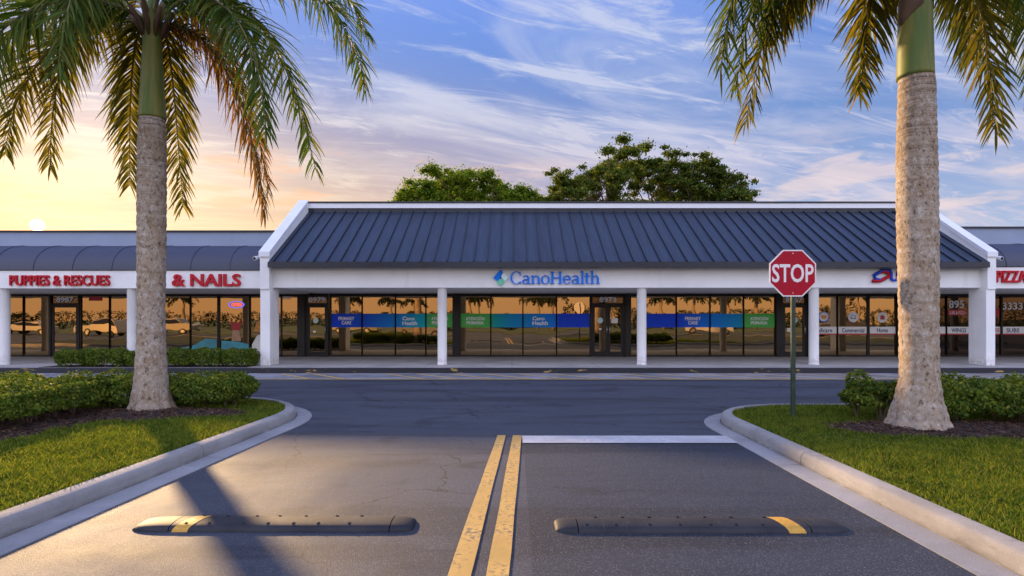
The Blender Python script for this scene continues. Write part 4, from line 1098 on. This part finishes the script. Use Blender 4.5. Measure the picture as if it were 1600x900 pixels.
for (a0, a1, zt, zb, off) in ((R(170), R(262), -60, 42, .008), (R(300), R(372), -60, 20, .008)):
    n = 12; vs_ = []
    for i in range(n+1):
        a = a0+(a1-a0)*i/n; u_ = i/n if a0 < R(200) else 1-i/n
        zz0 = ZA(zt, dR); zz1 = ZA(zb*(.25+.75*(1-abs(u_-.2))), dR)
        for j in range(5):
            z_ = zz0+(zz1-zz0)*j/4; r_ = (float(np.interp(z_, [ZA(60, dR), ZA(10, dR), ZA(-50, dR)], [.90*26.8*kR, .90*25.4*kR, .90*21.4*kR]))+off)
            vs_.append((cxr-4*kR+r_*math.cos(a), dR+r_*math.sin(a), z_))
    fs_ = [(i*5+j, i*5+j+1, (i+1)*5+j+1, (i+1)*5+j) for i in range(n) for j in range(4)]
    shm.add(vs_, fs_)
lo = part('leaf_sheath', shm, M['sheath'], pr_, smooth=True)
sm2 = lo.modifiers.new('thick', 'SOLIDIFY'); sm2.thickness = .012
c1 = (1428, -85, dR)
FR = [
 (P4(c1, (1330, -200, dR+.1), (1150, -190, dR+.3), (1126, 108, dR+.4)), 'frond_green'),
 (P4(c1, (1350, -160, dR+.5), (1215, -120, dR+.9), (1166, 188, dR+1.0)), 'frond_gold'),
 (P4(c1, (1400, -140, dR+.9), (1365, -90, dR+1.7), (1343, 146, dR+1.9)), 'frond_gold'),
 (P4(c1, (1370, -190, dR+1.1), (1290, -190, dR+2.2), (1240, 30, dR+3.0)), 'frond_green'),
 (P4(c1, (1480, -170, dR+.6), (1530, -100, dR+1.0), (1556, 206, dR+1.0)), 'frond_gold'),
 (P4(c1, (1500, -160, dR+1.1), (1590, -130, dR+1.6), (1630, 170, dR+1.6)), 'frond_green'),
 (P4(c1, (1520, -190, dR+.1), (1650, -180, dR+.1), (1690, 180, dR-.1)), 'frond_green'),
 (P4(c1, (1460, -200, dR+1.2), (1500, -220, dR+2.5), (1530, -20, dR+3.4)), 'frond_green'),
 (P4(c1, (1360, -240, dR-.3), (1180, -310, dR-.8), (1080, -80, dR-1.1)), 'frond_green'),
 (P4(c1, (1360, -180, dR+.4), (1230, -170, dR+.7), (1195, 60, dR+.8)), 'frond_green'),
 (P4(c1, (1345, -190, dR+.3), (1185, -165, dR+.5), (1150, 135, dR+.6)), 'frond_green'),
 (P4(c1, (1380, -130, dR+.6), (1250, -100, dR+1.1), (1212, 60, dR+1.2)), 'frond_gold'),
 (P4(c1, (1470, -150, dR+1.2), (1500, -100, dR+2.2), (1515, 90, dR+2.4)), 'frond_green'),
 (P4(c1, (1420, -230, dR-.6), (1400, -330, dR-1.6), (1380, -200, dR-2.6)), 'frond_green'),
 (P4(c1, (1520, -240, dR-.4), (1680, -300, dR-1.2), (1760, -60, dR-1.6)), 'frond_green'),
 (P4(c1, (1430, -200, dR), (1440, -360, dR+.1), (1430, -430, dR+.3)), 'frond_green'),
]
for i, (P, m_) in enumerate(FR): frond(pr_, P, M[m_], 300+i, plum=.42, nl=190, lmax=.86, droop=.50, width=.018)

# ------------------------------------------------------------------ leaves and hedges
def leaf_quads(C, Nrm, size, rr=RNG, asp=.5):
    """C: centres, Nrm: rough facing; folded diamond leaves"""
    n = len(C); Nn = Nrm+rr.normal(0, .75, (n, 3)); Nn /= np.linalg.norm(Nn, axis=1)[:, None]+1e-9
    A = rr.normal(0, 1, (n, 3)); A -= Nn*(A*Nn).sum(1)[:, None]; A /= np.linalg.norm(A, axis=1)[:, None]+1e-9
    B = np.cross(Nn, A); s = size*rr.uniform(.65, 1.25, n)[:, None]
    P = np.zeros((n, 4, 3)); P[:, 0] = C-A*s; P[:, 1] = C+B*s*asp+Nn*s*.14; P[:, 2] = C+A*s; P[:, 3] = C-B*s*asp+Nn*s*.14
    b = np.arange(n)*4; Fq = np.concatenate([np.stack([b, b+1, b+2], 1), np.stack([b, b+2, b+3], 1)])
    return P.reshape(-1, 3), Fq.tolist()
def hedge(label, boxes, nleaf, size, group=None, loc=None, lump=.07, stems=True, m='hedge'):
    """boxes: (cx, cy, half x, half y, z0, z1, rot)"""
    cx0, cy0 = boxes[0][0], boxes[0][1]
    t = thing('hedge' if len(boxes) > 1 or boxes[0][2] > .7 else 'shrub', label, 'hedge' if boxes[0][2] > .7 or len(boxes) > 1 else 'shrub', (cx0, cy0, .13), group)
    Cs = []; Ns = []
    area = [b[2]*b[3]+(b[2]+b[3])*(b[5]-b[4])*.5 for b in boxes]; tot = sum(area)
    sm = MB()
    for b, ar in zip(boxes, area):
        cx, cy, hx, hy, z0, z1, rot = b; n = int(nleaf*ar/tot)
        d = RNG.uniform(-1, 1, (n*3, 3)); 
        p = 5.0; L = (np.abs(d)**p).sum(1)**(1/p); d = d/L[:, None]
        d = d[d[:, 2] > -.9][:n]; n = len(d)
        depth = 1-np.abs(RNG.normal(0, .10, n)); vol = RNG.random(n) < .25; depth[vol] = RNG.uniform(.2, 1, vol.sum())
        nrm = d*np.abs(d)**(p-2); nrm = d**5; nrm /= np.linalg.norm(nrm, axis=1)[:, None]+1e-9
        w1 = np.sin(d[:, 0]*hx*6.1+cx)*np.cos(d[:, 1]*hy*5.3+cy)+.6*np.sin(d[:, 0]*hx*13+d[:, 2]*4)
        q = d*depth[:, None]*np.array([hx, hy, (z1-z0)/2])+nrm*(lump*w1+RNG.normal(0, .018, n))[:, None]
        ca, sa = math.cos(rot), math.sin(rot)
        C = np.stack([cx+q[:, 0]*ca-q[:, 1]*sa, cy+q[:, 0]*sa+q[:, 1]*ca, (z0+z1)/2+q[:, 2]], 1)
        Nn = np.stack([nrm[:, 0]*ca-nrm[:, 1]*sa, nrm[:, 0]*sa+nrm[:, 1]*ca, nrm[:, 2]+.35], 1)
        C[:, 2] = np.maximum(C[:, 2], .17)
        Cs.append(C); Ns.append(Nn)
        ns = max(4, int(hx*hy*26))
        for i in range(ns):
            ax, ay = rnd.uniform(-hx*.75, hx*.75), rnd.uniform(-hy*.75, hy*.75)
            X, Y = cx+ax*ca-ay*sa, cy+ax*sa+ay*ca
            for j in range(3):
                ex_, ey_ = rnd.uniform(-.18, .18), rnd.uniform(-.18, .18)
                sm.tube([(X, Y, .12), (X+ex_*.4, Y+ey_*.4, z0+(z1-z0)*.3), (X+ex_, Y+ey_, z0+(z1-z0)*.82)], [.011, .008, .003], 5)
    V, Fq = leaf_quads(np.concatenate(Cs), np.concatenate(Ns), size)
    mesh_obj('foliage', V, Fq, M[m], t)
    part('stems', sm, M['bark'], t)
    return t
hedge('long clipped hedge on the left lawn reaching the left edge', [(-6.95, 8.05, .75, 1.25, .28, .68, 0), (-8.6, 8.3, 1.1, 1.3, .28, .68, 0), (-6.35, 9.45, .45, .55, .26, .66, 0)], 46000, .030, 'hedges on the lawns')
hedge('low clipped hedge right of the left palm trunk', [(-4.98, 9.55, .64, .48, .28, .64, -.06)], 13000, .027, 'hedges on the lawns')
hedge('sparse loose shrub left of the right palm trunk', [(5.22, 8.25, .32, .32, .32, .66, 0)], 3600, .036, 'hedges on the lawns', lump=.10)
hedge('dense clipped hedge right of the right palm trunk', [(6.65, 8.2, 1.0, .60, .28, .69, -.05), (8.6, 7.9, 1.2, .7, .28, .68, 0)], 30000, .032, 'hedges on the lawns')
YH = 17.42
struct('planting_bed', MB().box(-14.0, -7.85, YH-.40, YH+.42, .10, .158), M['mulch'])
for (a, b, lab, z1) in ((93, 141, 'dark green clipped shrub at the left end of the sidewalk bed', .64), (140, 201, 'yellowish round shrub in the sidewalk bed left of the white column', .66),
                    (203, 262, 'clipped shrub in the sidewalk bed partly hidden by the left palm trunk', .62), (262, 300, 'clipped shrub in the sidewalk bed just right of the left palm trunk', .66),
                    (297, 352, 'wide clipped shrub in the sidewalk bed below the glowing window sign', .67), (348, 399, 'rounded shrub at the right end of the sidewalk bed by the white pier', .66)):
    x0, x1 = XA(a, YH), XA(b, YH)
    hedge(lab, [((x0+x1)/2, YH, (x1-x0)/2*1.0, .30, .19, z1, 0)], 4200, .036, 'shrubs in the sidewalk bed', lump=.045)

# ------------------------------------------------------------------ trees behind the plaza
def clump_tree(label, base, trunk_top, clumps, m, nleaf, lsize, seed, limbs=True):
    rr = random.Random(seed); rg = np.random.default_rng(seed)
    t = thing('shade_tree', label, 'tree', base, 'trees behind the plaza')
    b = Vector(base); fork = Vector(trunk_top)
    tm = MB().tube([b, b.lerp(fork, .5)+Vector((.15, 0, 0)), fork], [.42, .34, .28], 10)
    part('trunk', tm, M['bark'], t, smooth=True)
    lm = MB()
    hubs = []
    for i in range(9):
        c = clumps[rr.randrange(len(clumps))]; hubs.append(fork.lerp(Vector(c[:3]), .5)+Vector((rr.uniform(-.4, .4), rr.uniform(-.4, .4), rr.uniform(0, .5))))
    for h in hubs: lm.tube([fork, fork.lerp(h, .5)+Vector((rr.uniform(-.3, .3), 0, .2)), h], [.20, .15, .11], 8)
    for c in clumps:
        cv_ = Vector(c[:3]); h = min(hubs, key=lambda q: (q-cv_).length)
        mid = h.lerp(cv_, .5)+Vector((rr.uniform(-.25, .25), rr.uniform(-.25, .25), rr.uniform(-.1, .25)))
        lm.tube([h, mid, cv_], [.055, .032, .010], 5) if rr.random() < .35 else None
    part('limbs', lm, M['bark'], t, smooth=True)
    Cs = []; Ns = []; tot = sum(c[3]**2 for c in clumps)
    for c in clumps:
        n = int(nleaf*c[3]**2/tot); d = rg.normal(0, 1, (n, 3)); d /= np.linalg.norm(d, axis=1)[:, None]
        rad = c[3]*np.abs(rg.normal(.55, .42, n))*(1+.16*np.sin(d[:, 0]*5+c[0])*np.cos(d[:, 2]*6+c[1]))
        q = d*rad[:, None]*np.array([1.15, 1.15, .62]); Cs.append(np.array(c[:3])+q); Ns.append(d+np.array([0, 0, .5]))
    V, Fq = leaf_quads(np.concatenate(Cs), np.concatenate(Ns), lsize, rg, .55)
    mesh_obj('foliage', V, Fq, m, t)
    return t
# dense dome on the left
D1 = 35.; rr = random.Random(5); cl1 = []
hcx = 735.
for i in range(520):
    px_ = rr.uniform(612, 858); u_ = (px_-612)/246
    top = 264+44*max(0, (u_-.42)/.58)**1.4+ 46*max(0, (.34-u_)/.34)**1.5
    py_ = top+14+rr.random()**1.3*(345-top); off = rr.uniform(-3.2, 3.2)*math.sqrt(max(.05, 1-((px_-hcx)/125)**2))
    d_ = D1+off; cl1.append((*PX(px_, py_, D1)[:1], d_, PX(px_, py_, D1)[2], rr.uniform(.18, .50)))
clump_tree('dense bright green round tree behind the roof, the left one', (XA(735, D1), D1, 0), (XA(735, D1), D1, 5.2), cl1, M['tree_leaf'], 105000, .085, 5)
D2 = 33.; rr = random.Random(9); cl2 = []
OUT = [(853, 272, 285), (880, 262, 300), (905, 252, 300), (928, 243, 300), (940, 220, 330), (965, 212, 330), (1000, 214, 330), (1030, 222, 330), (1045, 228, 330), (1060, 238, 330), (1085, 236, 330), (1100, 242, 330), (1120, 258, 330), (1140, 268, 330), (1160, 275, 330)]
for i in range(480):
    k = rr.randrange(len(OUT)-1); a, b = OUT[k], OUT[k+1]; f_ = rr.random(); px_ = a[0]+(b[0]-a[0])*f_; top = a[1]+(b[1]-a[1])*f_; bot = a[2]+(b[2]-a[2])*f_
    px_ = 1008+(px_-1008)*.94; py_ = top+24+(bot-top)*rr.random()**1.25
    if 900 < px_ < 945 and py_ > 290 and rr.random() < .6: continue
    q = PX(px_, py_, D2); cl2.append((q.x, D2+rr.uniform(-3, 3), q.z, rr.uniform(.16, .44)))
for px_, py_ in ((858, 270), (868, 266), (875, 276), (888, 268), (870, 305), (885, 303), (898, 306), (912, 300)): q = PX(px_, py_, D2); cl2.append((q.x, D2+rr.uniform(-1, 1), q.z, .24))
clump_tree('tall open olive-green tree with visible limbs behind the roof, the right one', (XA(1010, D2), D2, 0), (XA(1005, D2), D2, 5.6), cl2, M['tree_leaf_loose'], 135000, .080, 9)

# ------------------------------------------------------------------ inside the shops, seen through the glass
def pot_plant(px, y, label):
    x = XA(px, y)
    t = thing('potted_plant', label, 'plant', (x, y, .158))
    part('pot', MB().lathe((x, y), [(.17, .158), (.20, .75), (.22, .76), (.22, .80), (.17, .80)], 16), M['planter'], t, smooth='auto')
    n = 260; d = RNG.normal(0, 1, (n, 3)); d /= np.linalg.norm(d, axis=1)[:, None]
    V, Fq = leaf_quads(np.array([x, y, 1.12])+d*np.array([.22, .22, .28])*RNG.uniform(.5, 1, (n, 1)), d, .05)
    mesh_obj('foliage', V, Fq, M['hedge'], t); part('stems', MB().tube([(x, y, .79), (x, y, 1.2)], .015, 6), M['bark'], t)
pot_plant(733, 22.6, 'potted plant in a beige planter behind the clinic window')
def counter(x0, x1, y, label):
    t = thing('reception_counter', label, 'counter', ((x0+x1)/2, y, .158))
    part('body', MB().box(x0, x1, y, y+.6, .159, 1.12), M['plain_wood'], t); part('top', MB().box(x0-.05, x1+.05, y-.08, y+.66, 1.121, 1.17), M['decal_white'], t)
counter(-1.2, 1.4, 26.5, 'long brown reception counter behind the clinic glass in the middle')
counter(-21, -18.6, 26.2, 'brown counter inside the far left shop')
counter(5.6, 8.0, 27.0, 'brown counter inside the shop right of the double door')
def chair_proto(x, y, label):
    t = thing('waiting_chair', label, 'chair', (x, y, .158), 'waiting chairs inside the shops')
    part('seat', MB().box(x-.23, x+.23, y-.22, y+.22, .58, .64), M['chair_dark'], t, bevel=.01)
    part('backrest', MB().box(x-.23, x+.23, y+.18, y+.23, .70, 1.10), M['chair_dark'], t, bevel=.01)
    for a in (-.2, .2):
        for b in (-.19, .2): part('leg', MB().box(x+a-.015, x+a+.015, y+b-.015, y+b+.015, .159, 1.0 if b > 0 else .58), M['steel'], t)
    return t
ch = chair_proto(-6.6, 24.6, 'dark waiting chair inside the clinic, nearest the left door')
for i, (x, y, lab) in enumerate(((-5.7, 24.6, 'dark waiting chair second from the left clinic door'), (-4.8, 24.6, 'dark waiting chair third from the left clinic door'), (-12.6, 24.4, 'dark chair behind the nail salon window graphic'),
                           (-11.3, 24.4, 'dark chair behind the glowing window sign'), (9.2, 24.6, 'dark chair behind the badge windows on the right'))):
    c = copy_tree(ch); c.location = (x, y, .158); c['label'] = lab

# ------------------------------------------------------------------ the lot behind the camera, mirrored in the shop glass
def car(label, x, y, rot, colr, kind):
    t = thing('parked_car', label, 'car', (0, 0, 0), 'cars mirrored in the shop windows')
    paint = mat('car_paint_'+kind, colr, .3, coat=.6)
    if kind == 'wagon': prof = [(-2.3, .35), (-2.35, .75), (-2.25, 1.0), (-1.15, 1.08), (-.65, 1.62), (1.9, 1.66), (2.25, 1.05), (2.3, .40)]; roof = (-1.15, -.65, 1.9, 2.25)
    elif kind == 'pickup': prof = [(-2.6, .45), (-2.65, .95), (-2.5, 1.12), (-1.3, 1.18), (-.75, 1.72), (.55, 1.74), (.8, 1.16), (2.6, 1.14), (2.65, .5)]; roof = (-1.3, -.75, .55, .8)
    else: prof = [(-2.25, .32), (-2.28, .68), (-2.0, .88), (-1.1, .96), (-.4, 1.42), (.9, 1.44), (1.6, 1.0), (2.2, .95), (2.25, .38)]; roof = (-1.1, -.4, .9, 1.6)
    bm_ = MB(); n = len(prof); vs_ = []
    for s in (-1, 1):
        for (a, z) in prof: vs_.append((a, s*(.88 if z < 1.2 else .68), z))
    fs_ = [tuple(range(n)), tuple(range(n, 2*n))[::-1]]+[(i, n+i, n+(i+1) % n, (i+1) % n) for i in range(n)]
    part('body', bm_.add(vs_, fs_), paint, t, bevel=.06, smooth='auto')
    z0 = dict(wagon=1.10, pickup=1.20, sedan=1.0)[kind]; z1 = dict(wagon=1.56, pickup=1.64, sedan=1.35)[kind]
    a0, a1, a2, a3 = roof
    for s in (-1, 1):
        g_ = MB(); g_.add([(a0+.12, s*.895, z0), (a3-.12, s*.895, z0), (a2-.05, s*.715, z1), (a1+.05, s*.715, z1)], [(0, 1, 2, 3)])
        part('side_window', g_, M['car_glass'], t)
    part('windscreen', MB().add([(a0-.02, -.80, z0-.02), (a0-.02, .80, z0-.02), (a1-.06, .64, z1+.03), (a1-.06, -.64, z1+.03)], [(0, 1, 2, 3)]), M['car_glass'], t)
    for a in (-1.45, 1.45):
        for s in (-1, 1):
            wl = part('wheel', MB().tube([(a, s*.72, .34), (a, s*.92, .34)], .34, 20), M['tyre'], t, smooth='auto')
            part('rim', MB().tube([(a, s*.90, .34), (a, s*.93, .34)], .20, 14), M['chrome'], wl, smooth='auto')
    for s in (-1, 1): part('headlight', MB().box(prof[1][0]-.03, prof[1][0]+.05, s*.62-.14, s*.62+.14, .62, .76), M['head_lamp'], t)
    t.location = (x, y, 0); t.rotation_euler = (0, 0, rot); return t
car('pale wagon mirrored in the far left shop window', -41, -14, R(4), (.26, .23, .19), 'wagon')
car('pale pickup mirrored in the far left shop door', -34.5, -14.5, R(180), (.28, .25, .21), 'pickup')
car('light sedan mirrored left of the left palm', -48.5, -14, R(0), (.22, .22, .22), 'sedan')
car('dark green wagon mirrored under the left clinic banner', -15.0, -12, R(5), (.06, .08, .05), 'wagon')
car('grey sedan mirrored beside the dark wagon', -9.0, -12.4, R(178), (.2, .2, .2), 'sedan')
car('silver sedan mirrored in the window right of the double door', 19.5, -13, R(15), (.5, .5, .52), 'sedan')
car('dark pickup mirrored below the badge windows', 33.5, -15, R(0), (.05, .05, .06), 'pickup')
# far palms
def far_palm():
    t = thing('palm_tree', '', 'palm tree', (0, 0, 0), 'palms mirrored in the shop windows')
    part('trunk', MB().tube([(0, 0, 0), (.05, 0, 3), (0, 0, 5.6)], [.26, .20, .16], 10), M['trunk'], t, smooth=True)
    rr = random.Random(4)
    for i in range(11):
        an = i/11*6.28+rr.uniform(-.2, .2); l = rr.uniform(1.5, 2.0); e = rr.uniform(-.4, 1.0)
        d = Vector((math.cos(an), math.sin(an), 0)); P = [Vector((0, 0, 5.5)), d*l*.4+Vector((0, 0, 6.1+e*.5)), d*l*.9+Vector((0, 0, 6.0+e*.4)), d*l*1.1+Vector((0, 0, 4.5+e*.9))]
        rl, V, Fc = frond_mesh(P, nl=44, lmax=.62, width=.04, seed=i)
        f = part('frond', rl, M['rachis'], t); mesh_obj('leaflets', V, Fc, M['silhouette_leaf'], f)
    return t
fp = far_palm(); k = 0
for (px_, y, s, lab) in ((545, -52, 1.0, 'palm mirrored above the leftmost blue banner'), (612, -46, .95, 'palm mirrored left of the first round column'), (648, -60, 1.1, 'palm mirrored above the banner beside the first round column'), (737, -50, .98, 'taller palm mirrored above the green banner'),
                    (752, -50, 1.02, 'palm mirrored beside the pale gap above the green banner'), (836, -44, .98, 'palm mirrored above the middle banner'), (862, -36, .95, 'broad palm mirrored left of the double door'), (1030, -40, 1.0, 'palm mirrored right of the second round column'), (1088, -46, 1.0, 'palm mirrored above the right blue banner'),
                    (1135, -42, 1.05, 'palm mirrored above the light blue banner'), (1185, -40, .98, 'palm mirrored above the right green banner'), (285, -44, 1., 'palm mirrored in the nail salon window'), (1332, -50, 1.1, 'palm mirrored behind the middle badge')):
    o = fp if k == 0 else copy_tree(fp); k += 1
    D_ = 44-y; o.location = ((px_-CX)/F*D_, y, 0); o.scale = (s*1.15, s*1.15, s*.84); o.rotation_euler = (0, 0, k*1.3); o['label'] = lab
# shrub masses and a lawn strip across the lot
def bushmass(px0, px1, y, top, label, seed):
    D_ = 44-y; x0, x1 = (px0-CX)/F*D_, (px1-CX)/F*D_; rg = np.random.default_rng(seed)
    t = thing('shrub', label, 'shrub', ((x0+x1)/2, y, 0), 'shrub belt mirrored in the shop windows')
    Cs = []; n = 5200; nb = max(4, int((x1-x0)/1.6))
    for i in range(nb):
        c = np.array([x0+(x1-x0)*(i+.5)/nb, y+rg.uniform(-1, 1), top*.45*rg.uniform(.8, 1.1)]); d = rg.normal(0, 1, (n//nb, 3)); d /= np.linalg.norm(d, axis=1)[:, None]
        Cs.append(c+d*np.array([1.3, 1.0, top*.52])*rg.uniform(.75, 1.05, (len(d), 1)))
    C = np.concatenate(Cs); C[:, 2] = np.maximum(C[:, 2], .02)
    V, Fq = leaf_quads(C, np.tile([0, 0, .4], (len(C), 1)), .16, rg); mesh_obj('foliage', V, Fq, M['silhouette_leaf'], t)
    part('stems', MB().tube([((x0+x1)/2, y, 0), ((x0+x1)/2, y, top*.6)], .08, 6), M['bark'], t)
for i, (a, b, y, tp, lab) in enumerate(((-60, 60, -60, 3.2, 'shrub belt mirrored in the far left shop'), (60, 330, -64, 3.4, 'shrub belt mirrored behind the left palm'), (330, 530, -62, 3.0, 'shrub belt mirrored in the nail salon glass'), (530, 640, -60, 2.7, 'shrub belt mirrored above the left blue banner'),
                              (635, 710, -58, 3.6, 'taller shrub belt mirrored by the first round column'), (715, 800, -62, 2.8, 'shrub belt mirrored above the middle green banner'), (800, 900, -64, 2.5, 'low shrub belt mirrored above the middle blue banner'),
                              (880, 1000, -50, 4.0, 'tall dark shrub belt mirrored in the double door'), (1000, 1120, -60, 3.1, 'shrub belt mirrored above the right blue banner'), (1120, 1270, -62, 3.4, 'shrub belt mirrored above the right green banner'), (1270, 1420, -60, 4.2, 'tall shrub belt mirrored behind the badges'), (1420, 1640, -58, 4.6, 'tall shrub belt mirrored in the pizza shop'))):
    bushmass(a, b, y, tp, lab, 40+i)
struct('far_lawn', MB().box(-90, 90, -75, -22, .0, .10), M['ground'])
